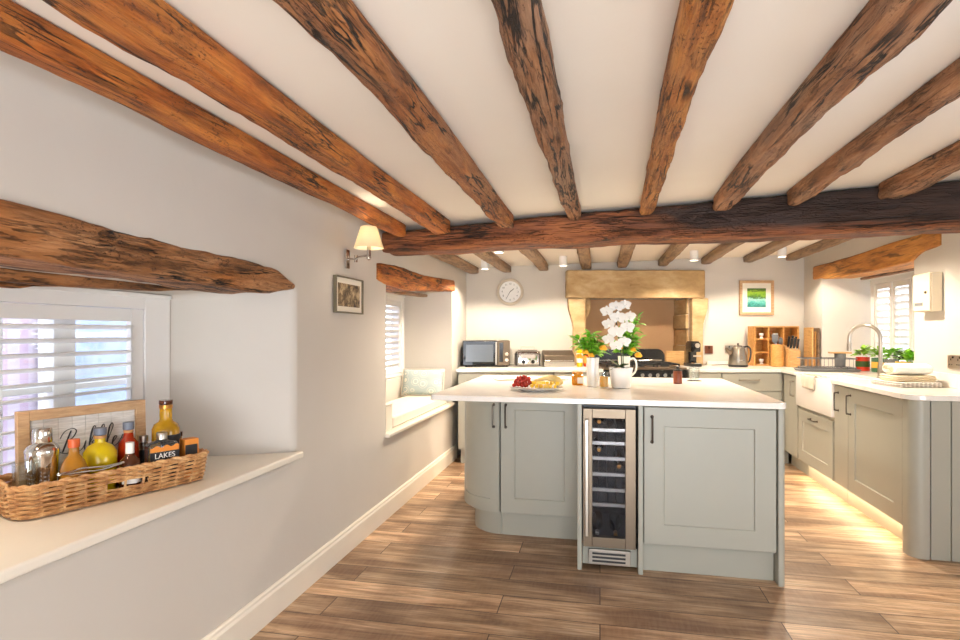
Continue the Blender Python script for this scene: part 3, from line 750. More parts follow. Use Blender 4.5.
# --- the belfast sink
sk = thing('belfast_sink', 'white ceramic belfast sink set into the right worktop', 'sink', (1.682, 5.445, .625), -PI/2)
b = MB(); W_, D_, H_ = .785, .385, .272
def rr(x0, x1, y0, y1, z, r): 
    return [(p[0], p[1], z) for p in arc(x0+r, y0+r, r, 180, 270, 5)+arc(x1-r, y0+r, r, 270, 360, 5)+arc(x1-r, y1-r, r, 0, 90, 5)+arc(x0+r, y1-r, r, 90, 180, 5)]
b.loft([rr(.003, W_-.003, .003, D_, 0, .012), rr(0, W_, 0, D_, .006, .014), rr(0, W_, 0, D_, H_-.008, .014), rr(.004, W_-.004, .004, D_-.004, H_, .014),
        rr(.03, W_-.03, .03, D_-.03, H_, .03), rr(.036, W_-.036, .036, D_-.036, H_-.01, .03), rr(.05, W_-.05, .05, D_-.05, .05, .04)])
b.build('basin', M['sinkwhite'], sk, ang=50)
MB().lathe([(.04,.0505),(.04,.053),(.02,.054)], c=(W_/2, D_/2, 0)).build('drain', M['chrome'], sk)

# --- rear run, in the turned frame
FR = 5.40
def back_unit(name, label, x0, x1, fr=FR, dd=.68):
    return thing(name, label, 'cabinet', bk(x0, fr, 0), YAW), x1-x0
labs = ['grey rear cabinet under the microwave', 'grey rear cabinet under the toaster', 'grey rear cabinet between bread bin and range cooker']
for (x0, x1), lab in zip([(-.21, .20), (.205, .70), (.705, 1.165)], labs):
    cu, w = back_unit('rear_cabinet', lab, x0, x1)
    k = .05 if x0 < 0 else 0
    MB().prism([(0,.022),(w,.022),(w,.60),(k,.60)], .14, .878).build('carcass', M['cab'], cu)
    MB().prism([(k*.5,.06),(w,.06),(w,.58),(k,.58)], 0, .138).build('plinth', M['cab'], cu)
    d = shaker(w-.006, .722, x=.003, z=.15).build('door', M['cab'], cu, bevel=.0015)
    bar_handle(w-.04, .70, .82).build('handle', M['pewter'], d)
cu, w = back_unit('drawer_cabinet', 'grey drawer cabinet below the kettle', 2.30, 2.866, 5.38)
MB().box(0, w, .022, .62, .14, .878).build('carcass', M['cab'], cu)
MB().box(0, w+.10, .06, .60, 0, .138).build('plinth', M['cab'], cu)
MB().box(w-.002, w+.011, .003, .0215, .14, .878).build('filler_strip', M['cab'], cu)
for z0, z1 in ((.70, .872), (.43, .694), (.15, .424)):
    d = MB().box(.003, w-.003, 0, .02, z0, z1).build('drawer', M['cab'], cu, bevel=.003)
    bar_handle((z0+z1)/2+.02, w*.30, w*.62, horiz=True).build('handle', M['nickel'], d)
cu, w = back_unit('filler_cabinet', 'slim grey cabinet between the range cooker and the drawers', 1.99, 2.295, 5.38)
MB().box(0, w, .022, .60, .14, .878).build('carcass', M['cab'], cu)
MB().box(0, w, .06, .58, 0, .138).build('plinth', M['cab'], cu)
d = MB().box(.003, w-.003, 0, .02, .15, .872).build('door', M['cab'], cu, bevel=.003)
bar_handle(.05, .70, .82).build('handle', M['nickel'], d)
P2 = lambda x, d: bk(x, d)[:2]
b = MB(); b.prism([P2(-.225, FR-.02), P2(1.172, FR-.02), P2(1.172, 6.02), P2(.93, 6.02), P2(.93, WD-.004), P2(-.150, WD-.004), P2(-.20, 5.88)], .88, .91)
b.build('rear_worktop', M['quartz'], bevel=.004, seg=3); o = bpy.data.objects['rear_worktop']; tag(o, 'white rear worktop left of the cooker carrying microwave and toaster', 'worktop')
# L-shaped right worktop, notched for the sink, running into the window recess
po = [P2(1.987, 5.36), P2(2.849, 5.36), (1.675, 5.452), (2.072, 5.452), (2.072, 4.655), (1.675, 4.655), (1.675, 3.66)] + arc(1.775, 3.66, .10, 180, 270, 8) + \
     [(2.165, 3.56), (2.165, 4.552), (2.545, 4.668), (2.545, 6.09), (2.165, 6.226), (2.165, 6.735), P2(2.45, WD-.005), P2(2.45, 6.02), P2(1.987, 6.02)]
b = MB(); b.prism(po, .88, .91)
wt = b.build('corner_worktop', M['quartz'], bevel=.004, seg=3); tag(wt, 'white L-shaped worktop around the sink and under the kettle', 'worktop')
MB().box(2.148, 2.166, 3.57, 4.53, .9105, 1.0).build('upstand', M['quartz'], wt, bevel=.003)
MB().box(2.46, 3.50, WD-.022, WD-.003, .9105, .95, RZ(YAW)).build('upstand', M['quartz'], wt, bevel=.003)

# ------------------------------------------------------------------ stone fireplace
fp = thing('stone_fireplace', 'golden sandstone fireplace surround framing the range cooker', 'fireplace', bk(0, WD, 0), YAW)
b = MB(); b.prism([(.945, -.11), (2.39, -.11), (2.41, -.095), (2.41, -.004), (.925, -.004), (.925, -.095)], 1.628, 1.925)
b.build('lintel_stone', M['stone'], fp, bevel=.012, seg=3)
MB().box(1.60, 1.70, -.122, -.108, 1.75, 1.775).build('carved_boss', M['stone'], fp, bevel=.006)
def jamb(x_in, sgn, w):
    prof = [(0, 0), (w, 0), (w, 1.30), (w+.006, 1.36), (w+.03, 1.44), (w+.052, 1.52), (w+.056, 1.625), (0, 1.625)]
    b = MB(); P = [(x_in+sgn*px, pz) for px, pz in prof]
    b.loft([[(p[0], y, p[1]) for p in P] for y in (-.095, -.003)]); return b
jamb(1.13, -1, .128).build('jamb', M['stone'], fp, bevel=.008)
jamb(2.27, 1, .118).build('jamb', M['stone'], fp, bevel=.008)
b = MB()
zs = [.03, .36, .62, .93, 1.12, 1.30, 1.46, 1.635]
for i in range(len(zs)-1):
    b.box(2.245-.012*(i % 2), 2.268, -.002, .395, zs[i], zs[i+1]-.006)
b.build('reveal_stone', M['stone'], fp, bevel=.006)
b = MB(); b.loft([[(1.135, y, 1.63), (1.21, y, 1.63), (1.205, y, 1.50), (1.17, y, 1.43), (1.135, y, 1.42)] for y in (.01, .2)]); b.build('corbel', M['stone'], fp, bevel=.008)

# ------------------------------------------------------------------ range cooker
rc = thing('range_cooker', 'black range cooker in the fireplace with gas hob and raised back', 'cooker', bk(1.185, 5.40, 0), YAW)
W_ = .79
MB().box(0, W_, .03, .63, .10, .90).build('oven_body', M['black'], rc, bevel=.004)
MB().box(.02, W_-.02, .06, .60, 0, .098).build('plinth', M['blackmatte'], rc)
MB().box(0, W_, .0, .63, .902, .925).build('hob_top', M['steel'], rc, bevel=.004)
MB().box(0, W_, .004, .028, .80, .90).build('control_panel', M['black'], rc, bevel=.004)
for k in range(6):
    kb = MB(); x = .36+k*.072; kb.cyl((x, .002, .852), (x, -.024, .852), .021, .018, 16); kb.box(x-.003, x+.003, -.03, -.024, .84, .866); kb.build('knob', M['chrome'], rc, bevel=.001)
MB().box(.20, .28, .000, .003, .845, .862).build('badge', M['chrome'], rc)
for x0, x1 in ((.01, .39), (.40, .78)):
    d = MB().box(x0, x1, .006, .028, .16, .785).build('oven_door', M['black'], rc, bevel=.004)
    MB().cyl((x0+.03, -.03, .74), (x1-.03, -.03, .74), .009).build('door_rail', M['chrome'], d)
for k in range(3):
    g = MB(); x0 = .04+k*.245
    for yy in (.08, .30, .52): g.box(x0, x0+.22, yy, yy+.012, .945, .957)
    for xx in (x0, x0+.104, x0+.208): g.box(xx, xx+.012, .08, .532, .945, .957)
    for xx in (x0, x0+.208):
        for yy in (.08, .52): g.box(xx, xx+.012, yy, yy+.012, .926, .945)
    for yy in (.19, .42): g.lathe([(.045,.926),(.045,.938),(.03,.942)], c=(x0+.11, yy, 0), n=18)
    g.build('pan_support', M['blackmatte'], rc, bevel=.001)
b = MB(); b.loft([[(p[0], y, p[1]) for p in [(.02, .926), (.77, .926)] + arc(.69, 1.005, .08, 0, 90, 6) + arc(.10, 1.005, .08, 90, 180, 6)] for y in (.585, .615)])
b.build('splashback', M['black'], rc, bevel=.004)
b = MB(); b.cyl((.06, .575, .965), (.73, .575, .965), .008); b.build('rail', M['chrome'], rc)
o = MB().box(0, .20, 0, .03, 0, .15).build('chopping_block', M['pine'], bevel=.004, loc=bk(2.005, 6.10, .02+.89), rotz=YAW)
tag(o, 'pale block standing beside the range cooker back', 'block')
# ------------------------------------------------------------------ wall lamp, pictures, clock, spots
sc = thing('wall_sconce', 'chrome swing-arm wall lamp with cream fabric shade on the left wall', 'wall lamp', (XL+.003, 3.0, 1.675))
MB().box(0, .014, -.022, .022, -.055, .055).build('wall_plate', M['chrome'], sc, bevel=.004)
b = MB(); b.tube([(.012,0,0),(.06,0,.0),(.10,-.06,.0),(.20,-.145,.0)], .006, 10); b.cyl((.06,0,-.02),(.06,0,.02), .010); b.build('arm', M['chrome'], sc)
b = MB(); b.cyl((.20,-.145,-.015),(.20,-.145,.055), .011); b.sphere((.20,-.145,-.018), .013); b.build('lamp_holder', M['chrome'], sc)
b = MB(); n = 32; cx, cy = .20, -.145
pr = [(.080, .035), (.043, .150), (.0415, .150), (.0785, .035)]
rings = [[(cx+r*math.cos(2*PI*i/n), cy+r*math.sin(2*PI*i/n), z) for i in range(n)] for r, z in pr]
b.loft(rings, closed=True); b.build('lamp_shade', M['shade'], sc)
MB().sphere((cx, cy, .085), .018, .018, .028).build('bulb', M['glow'], sc)

def picture(name, label, loc, rotz, w, h, fw, fmat, art, matw, tilt=0, cat='picture'):
    t = thing(name, label, cat, loc, rotz); t.rotation_euler = (0, tilt, rotz)
    b = MB(); b.box(-w/2, -w/2+fw, -.022, 0, -h/2, h/2); b.box(w/2-fw, w/2, -.022, 0, -h/2, h/2); b.box(-w/2+fw, w/2-fw, -.022, 0, -h/2, -h/2+fw); b.box(-w/2+fw, w/2-fw, -.022, 0, h/2-fw, h/2)
    b.build('frame', fmat, t, bevel=.002)
    MB().box(-w/2+fw, w/2-fw, -.010, -.002, -h/2+fw, h/2-fw).build('mount', M['mat'], t, smooth=False)
    i = fw+matw
    MB().box(-w/2+i, w/2-i, -.0125, -.0102, -h/2+i, h/2-i).build('print', art, t, smooth=False)
    return t
picture('framed_picture', 'light oak framed green river landscape picture on the rear wall', bk(2.998, WD-.003, 1.636), YAW, .372, .375, .03, M['oakframe'], M['painting'], .055)
M['silver'] = plain('antique_silver_frame', lin(120,112,92), .4, .6)
pt = picture('framed_photograph', 'small sepia photograph in thin dark frame below the wall lamp', (XL+.004, 3.015, 1.468), PI/2, .36, .205, .008, M['silver'], M['sepia'], .03)
ck = thing('wall_clock', 'round cream wall clock with numerals left of the fireplace', 'clock', bk(.326, WD-.003, 1.70), YAW)
MXc = RX(PI/2)
b = MB(); b.lathe([(.142,0),(.148,.012),(.146,.03),(.132,.036),(.122,.030),(.118,.014)], M=MXc, n=40); b.build('rim', M['clockface'], ck)
MB().lathe([(.116,.002),(.116,.016)], M=MXc, n=40).build('dial', M['whitepaint'], ck)
def font_mesh(name, body, size, mat, parent, loc, rot, ext=.0006, ax='CENTER', shear=0):
    cu = bpy.data.curves.new(name, 'FONT'); cu.body = body; cu.size = size; cu.extrude = ext; cu.align_x = ax; cu.align_y = 'CENTER'; cu.shear = shear
    tmp = bpy.data.objects.new(name+'_tmp', cu); COL.objects.link(tmp)
    dg = bpy.context.evaluated_depsgraph_get(); me = bpy.data.meshes.new_from_object(tmp.evaluated_get(dg))
    bpy.data.objects.remove(tmp, do_unlink=True)
    me.materials.clear(); me.materials.append(mat)
    o = bpy.data.objects.new(name, me); COL.objects.link(o); o.parent = parent; o.location = loc; o.rotation_euler = rot
    return o
for k in range(12):
    a = PI/2 - 2*PI*(k+1)/12
    font_mesh('numeral', str(k+1), .028, M['ink'], ck, (.086*math.cos(a), -.0168, .086*math.sin(a)), (PI/2, 0, 0))
b = MB(); b.box(-.003, .003, -.0195, -.018, -.012, .055, RY(R(50))); b.build('hour_hand', M['ink'], ck)
b = MB(); b.box(-.002, .002, -.0215, -.020, -.015, .082, RY(R(-150))); b.build('minute_hand', M['ink'], ck)
SPX = [(.048, 'white ceiling spotlight nearest the left wall'), (.807, 'white ceiling spotlight left of the fireplace beside the clock'), (2.08, 'white ceiling spotlight above the right fireplace jamb'), (2.935, 'white ceiling spotlight nearest the right wall, over the landscape picture')]
spots = []
for x, lab in SPX:
    p = bk(x, 5.5); zc = ceil_z(p[0]-.05)-.001; L = .095
    s_ = thing('ceiling_spotlight', lab, 'spotlight', (p[0], p[1], zc), 0, 'surface spotlights by the rear wall')
    b = MB(); n = 24; pr = [(.040, 0), (.040, -L), (.036, -L), (.034, -L+.012), (.012, -L+.013)]
    b.lathe(pr, n=n); b.build('canister', M['whitepaint'], s_)
    MB().lathe([(.031, -L+.010), (.031, -L+.007)], n=n).build('lamp_face', M['glow'], s_)
    spots.append((p[0], p[1], zc-L-.012))
# fuse box, sockets
fb = thing('fuse_box', 'cream metal consumer unit box on the right wall above the worktop', 'fuse box', (XR-.004, 4.41, 1.396), -PI/2)
MB().box(0, .212, -.062, 0, 0, .254).build('case', M['boxcream'], fb, bevel=.005)
MB().box(.02, .19, .0005, .003, .02, .23).build('wall_mount', M['boxcream'], fb)
d = MB().box(.004, .208, -.072, -.063, .004, .250).build('door', M['boxcream'], fb, bevel=.004)
MB().cyl((.165, -.071, .125), (.165, -.079, .125), .009).build('latch', M['pewter'], d)
MB().box(.03, .13, -.0732, -.0722, .038, .06).build('nameplate', M['grey'], d)
def socket(label, loc, rotz, gangs, plate, insert, switches=True, name='wall_socket', h=.086):
    w = .086 if gangs == 1 else .147
    t = thing(name, label, 'socket', loc, rotz)
    MB().box(0, w, -.008, 0, 0, h).build('faceplate', plate, t, bevel=.002)
    for g in range(gangs):
        x = w*(g+.5)/gangs
        b = MB(); b.box(x-.004, x+.004, -.0088, -.008, .052, .064); b.box(x-.015, x-.005, -.0088, -.008, .024, .030); b.box(x+.005, x+.015, -.0088, -.008, .024, .030); b.build('pin_holes', insert, t)
        if switches: MB().box(x+.018 if gangs == 2 else x-.006, x+.030 if gangs == 2 else x+.006, -.012, -.008, .066, .078).build('rocker_switch', insert, t)
    return t
socket('double brushed steel socket low on the right wall above worktop', (XR-.003, 4.135, 1.03), -PI/2, 2, M['nickel'], M['black'])
socket('small steel socket on the wall behind the kettle', bk(2.66, WD-.003, 1.035), YAW, 1, M['nickel'], M['black'])
socket('bronze cooker switch on rear wall beside the coffee machine', bk(2.44, WD-.003, 1.03), YAW, 1, M['switchbrown'], M['black'])
socket('steel socket by the corner left of the microwave', bk(-.13, WD-.003, 1.03), YAW, 1, M['nickel'], M['black'])

# ------------------------------------------------------------------ near window sill: basket, sign, bottles
BO = Vector((-1.678, 1.352, .691)); BA = math.atan2(.945, .327)
def bl(x, y, z=0):
    return (BO.x + .327*x - .945*y, BO.y + .945*x + .327*y, BO.z + z)
bk_t = thing('wicker_basket', 'long shallow wicker basket of bottles on the near left sill', 'basket', tuple(BO), BA)
BL_, BD_ = .60, .205
def basket_path(off, z, n=150, phase=0, amp=.0045, nst=52, s0=0, s1=1):
    r = .05; x0, x1, y0, y1 = -off, BL_+off, -off, BD_+off; rr_ = r+off*.5
    segs = arc(x0+rr_, y0+rr_, rr_, 180, 270, 6) + arc(x1-rr_, y0+rr_, rr_, 270, 360, 6) + arc(x1-rr_, y1-rr_, rr_, 0, 90, 6) + arc(x0+rr_, y1-rr_, rr_, 90, 180, 6)
    segs.append(segs[0]); L = [0]
    for a, b in zip(segs, segs[1:]): L.append(L[-1]+math.hypot(b[0]-a[0], b[1]-a[1]))
    out = []
    for k in range(n if s1-s0 >= 1 else n+1):
        s = ((s0+(s1-s0)*k/n) % 1.0)*L[-1]; i = 0
        while i < len(L)-2 and L[i+1] < s: i += 1
        t = (s-L[i])/max(1e-9, L[i+1]-L[i]); a, b = segs[i], segs[i+1]
        px, py = a[0]+(b[0]-a[0])*t, a[1]+(b[1]-a[1])*t
        tx, ty = b[0]-a[0], b[1]-a[1]; l = math.hypot(tx, ty) or 1
        w = amp*math.sin(2*PI*s/L[-1]*nst/2+phase)
        out.append((px+ty/l*w, py-tx/l*w, z+.002*math.sin(9*s+phase*3)))
    return out
b = MB(); b.prism([(p[0], p[1]) for p in basket_path(-.006, 0, 60, 0, 0)], .001, .011); b.build('basket_base', M['wicker'], bk_t)
b = MB()
for i in range(13):
    z = .009+i*.0071; off = .012*(i/12)**.8
    if i in (5, 6, 7):
        b.tube(basket_path(off, z, 150, i*PI, .0035, s0=.26, s1=1.17, nst=52), .0041, 6)
    else:
        b.tube(basket_path(off, z, 170, i*PI, .0035), .0041, 6, closed=True)
b.build('weave', M['wicker'], bk_t)
for k in range(26):
    s = (k+.5)/26; p0 = basket_path(0, .004, 1, 0, 0, s0=s, s1=s+.0001)[0]; p1 = basket_path(.013, .099, 1, 0, 0, s0=s, s1=s+.0001)[0]
    b = MB(); b.cyl(p0, p1, .004, n=6); b.build('stake', M['wicker'], bk_t)
b = MB()
for ph in (0, PI):
    pts = basket_path(.013, .101, 180, ph, .0055, 60); pts = [(p[0], p[1], p[2]+.004*math.cos(2*PI*k/180*30+ph)) for k, p in enumerate(pts)]
    b.tube(pts, .0062, 6, closed=True)
b.build('rim', M['wicker'], bk_t)
b = MB()
for dy in (0, .012):
    b.tube(crom([(-.012, .055+dy, .108), (-.035, .07+dy, .135), (-.045, .10+dy, .148), (-.035, .135+dy, .135), (-.012, .15+dy, .108)], 6), .006, 7)
b.build('handle', M['wicker'], bk_t)
# sign
sg = thing('bubbles_sign', 'oak framed whitewashed sign with black script lettering standing in basket', 'sign', bl(.060, .186, .0125), BA)
sg.rotation_euler = (R(-2), 0, BA)
w, h, fw = .402, .297, .034
b = MB(); b.box(0, fw, -.018, .006, 0, h); b.box(w-fw, w, -.018, .006, 0, h); b.box(fw, w-fw, -.018, .006, 0, fw); b.box(fw, w-fw, -.018, .006, h-fw, h); b.build('frame', M['oakframe'], sg, bevel=.002)
b = MB(); n = 8
for k in range(n):
    a = fw+(w-2*fw)*k/n; b.box(a+.0006, a+(w-2*fw)/n-.0006, -.006, .004, fw, h-fw)
b.build('board', M['whitewash'], sg)
strokes = [[(.14,.92),(.08,.5),(.02,.06)], [(-.08,.62),(.0,.9),(.16,1.0),(.26,.88),(.2,.62),(.08,.52),(.24,.46),(.26,.16),(.12,.0),(-.04,.08)],
  [(.32,.40),(.33,.12),(.40,.03),(.47,.16),(.51,.42),(.50,.10),(.56,.05),(.62,.3),(.70,.80),(.67,1.0),(.62,.8),(.61,.1),(.67,.02),(.75,.16),(.72,.38),(.66,.30),(.80,.18)],
  [(.80,.18),(.86,.5),(.91,.85),(.88,1.02),(.83,.8),(.82,.1),(.88,.02),(.96,.16),(.93,.38),(.87,.30),(1.0,.2),(1.08,.6),(1.12,.9),(1.08,1.02),(1.03,.8),(1.03,.12),(1.09,.04),(1.2,.25),(1.25,.42),(1.19,.42),(1.16,.16),(1.22,.02),(1.32,.16),(1.40,.46),(1.38,.34),(1.46,.16),(1.40,.0),(1.30,.06)]]
b = MB()
for st in strokes:
    pts = crom([(.125+p[0]*.138+p[1]*.012, -.0075, .138+p[1]*.083) for p in st], 7)
    rad = [(.0013+.0013*max(0, (pts[max(i-1,0)].z-pts[min(i+1,len(pts)-1)].z)*90)) for i in range(len(pts))]
    b.tube(pts, [min(.0028, r) for r in rad], 6)
b.build('lettering', M['ink'], sg)

def bottle(name, label, x, y, prof, mat, caps, rot=0, lab=None, cat='bottle', n=24, extra=None):
    t = thing(name, label, cat, bl(x, y, .0125), BA+rot)
    b = MB(); b.lathe(prof, n=n); b.build('bottle_body', mat, t, ang=50)
    for nm, pr, m in caps: MB().lathe(pr, n=n).build(nm, m, t)
    if lab:
        z0, z1, r, m, a0, a1 = lab
        b = MB(); pts = arc(0, 0, r+.0007, a0, a1, 12); pi = arc(0, 0, r+.0001, a1, a0, 12); b.prism(pts+pi, z0, z1); b.build('label', m, t)
    return t
t = thing('cocktail_shaker', 'chrome cocktail shaker at the left end of basket', 'cocktail shaker', bl(.104, .118, .0125), BA)
MB().lathe([(.030,0),(.034,.004),(.043,.10),(.046,.165),(.046,.172)], n=28).build('body', M['chrome'], t)
MB().lathe([(.047,.168),(.047,.176),(.040,.190),(.027,.200)], n=28).build('strainer_top', M['chrome'], t)
MB().lathe([(.0275,.199),(.0285,.201),(.027,.240),(.024,.246)], n=28).build('cap', M['chrome'], t)
t = thing('glass_tumbler', 'clear glass tumbler beside the chrome shaker in basket', 'glass', bl(.040, .066, .0125), BA)
MB().lathe([(.026,0),(.031,.004),(.033,.15),(.0315,.15),(.0295,.010),(.001,.009)], n=24).build('tumbler_body', M['clearglass'], t)
bottle('spirit_bottle', 'squat round amber bottle with orange cap in front of the sign', .168, .056, [(.030,0),(.040,.01),(.043,.06),(.041,.10),(.030,.135),(.015,.155),(.014,.178)], M['amber'], [('cap', [(.0165,.179),(.0165,.205)], M['orangecap'])])
bottle('liqueur_bottle', 'bright yellow lemon liqueur bottle with grey stopper', .272, .112, [(.042,0),(.050,.008),(.052,.10),(.050,.14),(.036,.162),(.017,.172),(.016,.186)], M['yellowliq'], [('neck_ring', [(.019,.187),(.019,.196)], M['cork']), ('stopper', [(.017,.197),(.020,.20),(.020,.222)], M['greycap'])])
bottle('spirit_bottle', 'red orange bottle with slate grey stopper behind white-capped bottle', .370, .120, [(.030,0),(.035,.006),(.035,.125),(.032,.155),(.018,.172),(.014,.19)], M['redliq'], [('collar', [(.0155,.191),(.0155,.20)], M['cork']), ('stopper', [(.016,.201),(.018,.203),(.018,.228)], M['greycap'])])
bottle('spirit_bottle', 'small dark brown bottle with white cap at basket front', .335, .042, [(.028,0),(.033,.006),(.033,.085),(.030,.105),(.016,.122),(.0125,.13)], M['brownliq'], [('cap', [(.0135,.131),(.0135,.168)], M['labelwhite'])], lab=(.03,.07,.033,M['labelwhite'],200,340))
bottle('spirit_jar', 'little glass jar with steel lid and black label between red and tall bottles', .438, .147, [(.015,0),(.018,.004),(.018,.12),(.015,.136),(.014,.142)], M['clearbottle'], [('lid', [(.016,.143),(.016,.166)], M['nickel'])], lab=(.06,.115,.018,M['labelblack'],190,350))
bottle('whisky_bottle', 'tall golden whisky bottle with dark stopper, highest in the basket', .509, .124, [(.043,0),(.0485,.006),(.0495,.13),(.048,.185),(.041,.203),(.026,.212),(.022,.222),(.022,.262)], M['whisky'], [('collar', [(.0235,.263),(.0235,.276)], M['gold']), ('stopper', [(.022,.277),(.024,.279),(.024,.294)], M['brownliq'])], lab=(.09,.165,.0494,M['labelblack'],215,325))
t = thing('gin_bottle', 'square bottle with black and orange LAKES label at basket front', 'bottle', bl(.447, .043, .0125), BA-R(6))
b = MB(); b.rloft([(0,.100,.044,.010),(.004,.106,.050,.012),(.140,.106,.050,.012),(.150,.090,.044,.014),(.157,.042,.034,.015),(.161,.034,.032,.015)]); b.build('bottle_body', M['clearbottle'], t)
MB().lathe([(.018,.162),(.018,.184),(.016,.187)]).build('cap', M['nickel'], t)
lb = MB().box(-.050, .050, -.0262, -.0252, .02, .120).build('label', M['labelblack'], t)
b = MB(); n = 20
b.prism([(-.050,.1205),(.050,.1205),(.050,.140)] + [(.050-.1*k/n, .139+.004*math.sin(k*.9)) for k in range(n+1)], -.0262, -.0252, Matrix(((1,0,0,0),(0,0,1,0),(0,1,0,0),(0,0,0,1))))
b.build('label_band', M['labelorange'], t)
font_mesh('lettering', 'LAKES', .026, M['labelwhite'], lb, (0, -.0267, .105), (PI/2, 0, 0))
t = bottle('spirit_bottle', 'tiny dark bottle with amber neck and steel cap behind the square bottle', .575, .150, [(.013,0),(.016,.004),(.016,.115),(.012,.130),(.011,.142)], M['amber'], [('cap', [(.014,.143),(.014,.160)], M['brownliq'])], lab=(.03,.105,.016,M['labelblack'],180,360))
t = thing('spirit_box', 'orange-brown boxed miniature with black label at the right end of basket', 'box', bl(.560, .055, .0125), BA-R(6))
MB().rloft([(0,.054,.044,.004),(.145,.054,.044,.004)]).build('carton', M['labelorange'], t)
MB().box(-.0255, .020, -.0232, -.0222, .03, .125).build('label', M['labelblack'], t)
# bar tools lying across the basket front
t = thing('ice_tongs', 'shiny steel ice tongs resting over the basket front by shaker', 'tongs', bl(.17, .012, .085), BA)
b = MB(); b.tube([(-.06,.0,.034),(.0,-.004,.042),(.07,-.002,.034),(.13,.0,.036)], .0035, 8); b.tube([(-.06,.0,.034),(-.01,.0,.030),(.06,-.006,.026),(.12,-.004,.034)], .0035, 8)
b.sphere((-.062,0,.034), .007); b.build('arms', M['chrome'], t)
# ------------------------------------------------------------------ window seat
ws = thing('window_bench', 'cream window seat ledge built into the recess beyond the wall lamp', 'window seat', (XL, 3.61, .546))
b = MB(); b.prism([(-.435, .13), (-.435, 1.68), (-.002, 1.744), (-.002, 1.785), (.034, 1.785), (.034, -.01), (-.002, -.01), (-.002, .012)], .0, .028); b.build('seat_board', M['trimpaint'], ws, bevel=.008, seg=3)
b = MB(); b.box(-.33, -.012, .045, .165, .0285, .205); b.box(-.335, -.006, .04, .17, .2055, .215); b.build('end_box', M['trimpaint'], ws, bevel=.004)
b = MB(); b.rloft([(.0, .34, 1.44, .03), (.012, .36, 1.46, .04), (.072, .36, 1.46, .04), (.086, .34, 1.44, .03)], c=(-.195, .915)); 
o = b.build('seat_cushion', M['linen'], bevel=.006, seg=2, loc=(XL, 3.61, .576)); tag(o, 'long cream seat cushion on the window seat ledge', 'cushion')
t = thing('remote_control', 'dark slim remote control on the window seat end box', 'remote control', (XL-.16, 3.725, .765), R(80))
MB().rloft([(0,.04,.17,.012),(.012,.04,.17,.012)]).build('case', M['blackmatte'], t)
b = MB()
for i in range(4): b.cyl((0, -.05+.03*i, .012), (0, -.05+.03*i, .0145), .007)
b.build('buttons', M['grey'], t)
def pillow(name, label, loc, rot, w, h, th, mat, cat='cushion'):
    n = 18; b = MB(); vs = []; fs = []
    for s in (1, -1):
        for i in range(n+1):
            for j in range(n+1):
                u, v = -1+2*i/n, -1+2*j/n
                f = max(0, (1-abs(u)**3)*(1-abs(v)**3))**.5
                pin = 1-.06*(1-abs(u)**2)*abs(v)**4; pin2 = 1-.06*(1-abs(v)**2)*abs(u)**4
                vs.append((u*w/2*pin2, s*th/2*f*(1+.08*noise.noise((u*2, v*2, s))), v*h/2*pin+h/2))
    K = (n+1)*(n+1)
    for s in range(2):
        for i in range(n):
            for j in range(n):
                a = s*K+i*(n+1)+j; fs.append((a, a+1, a+n+2, a+n+1))
    b._add(vs, fs); bmesh.ops.remove_doubles(b.bm, verts=b.bm.verts, dist=1e-5)
    t = thing(name, label, cat, loc); t.rotation_euler = rot
    b.build('cover', mat, t, ang=80)
    b = MB(); loop = [(u*w/2, 0, v*h/2+h/2) for u, v in [(-1+2*k/12, -1) for k in range(12)]+[(1, -1+2*k/12) for k in range(12)]+[(1-2*k/12, 1) for k in range(12)]+[(-1, 1-2*k/12) for k in range(12)]]
    b.tube([(p[0]*(1.0), p[1], p[2]) for p in loop], .005, 6, closed=True); b.build('piping', M['linen'], t)
    return t
pillow('scatter_cushion', 'pale blue and cream floral scatter cushion leaning in window seat corner', (-1.64, 5.10, .668), (R(-20), 0, R(6)), .40, .255, .12, M['floral'])

# ------------------------------------------------------------------ rear counter appliances
Zc = .911
mw = thing('microwave', 'stainless steel microwave with dark door on the left rear worktop', 'microwave', bk(-.175, 5.735, Zc), YAW)
W_, H_ = .48, .265
MB().box(0, W_, .02, .36, .012, H_).build('casing', M['steel'], mw, bevel=.006)
d = MB().box(.002, .35, 0, .019, .014, H_-.002).build('door', M['darkglass'], mw, bevel=.004)
MB().box(.03, .31, -.0015, -.0002, .05, H_-.04).build('window', plain('mirrored_oven_glass', lin(92,96,100), .30, .6), d)
MB().box(.33, .346, -.028, -.001, .02, H_-.01).build('handle', M['nickel'], d, bevel=.004)
p = MB().box(.352, W_-.002, 0, .019, .014, H_-.002).build('control_panel', M['steel'], mw, bevel=.003)
MB().box(.37, .41, -.0015, 0, .05, H_-.02).build('keypad', M['black'], p)
MB().cyl((.445, 0, .07), (.445, -.018, .07), .018).build('dial', M['chrome'], p)
MB().cyl((.445, 0, .13), (.445, -.018, .13), .018).build('dial', M['chrome'], p)
b = MB()
for x in (.03, W_-.03):
    for y in (.05, .33): b.cyl((x, y, 0), (x, y, .012), .012)
b.build('feet', M['blackmatte'], mw)
to = thing('toaster', 'chrome two-dial toaster between microwave and bread bin', 'toaster', bk(.362, 5.735, Zc), YAW)
b = MB(); W_, H_ = .255, .165
b.rloft([(.015,W_-.02,.20,.03),(.02,W_,.215,.035),(.12,W_,.215,.035),(.155,W_-.015,.20,.035),(H_,W_-.05,.16,.03)], c=(W_/2, .11)); b.build('shell', M['chrome'], to)
b = MB(); b.box(.0, .022, .005, .215, .012, .135); b.box(W_-.022, W_, .005, .215, .012, .135); b.build('side_panels', M['blackmatte'], to, bevel=.008)
b = MB(); b.box(.03, W_-.03, .06, .085, H_-.002, H_+.003); b.box(.03, W_-.03, .135, .16, H_-.002, H_+.003); b.build('slots', M['black'], to)
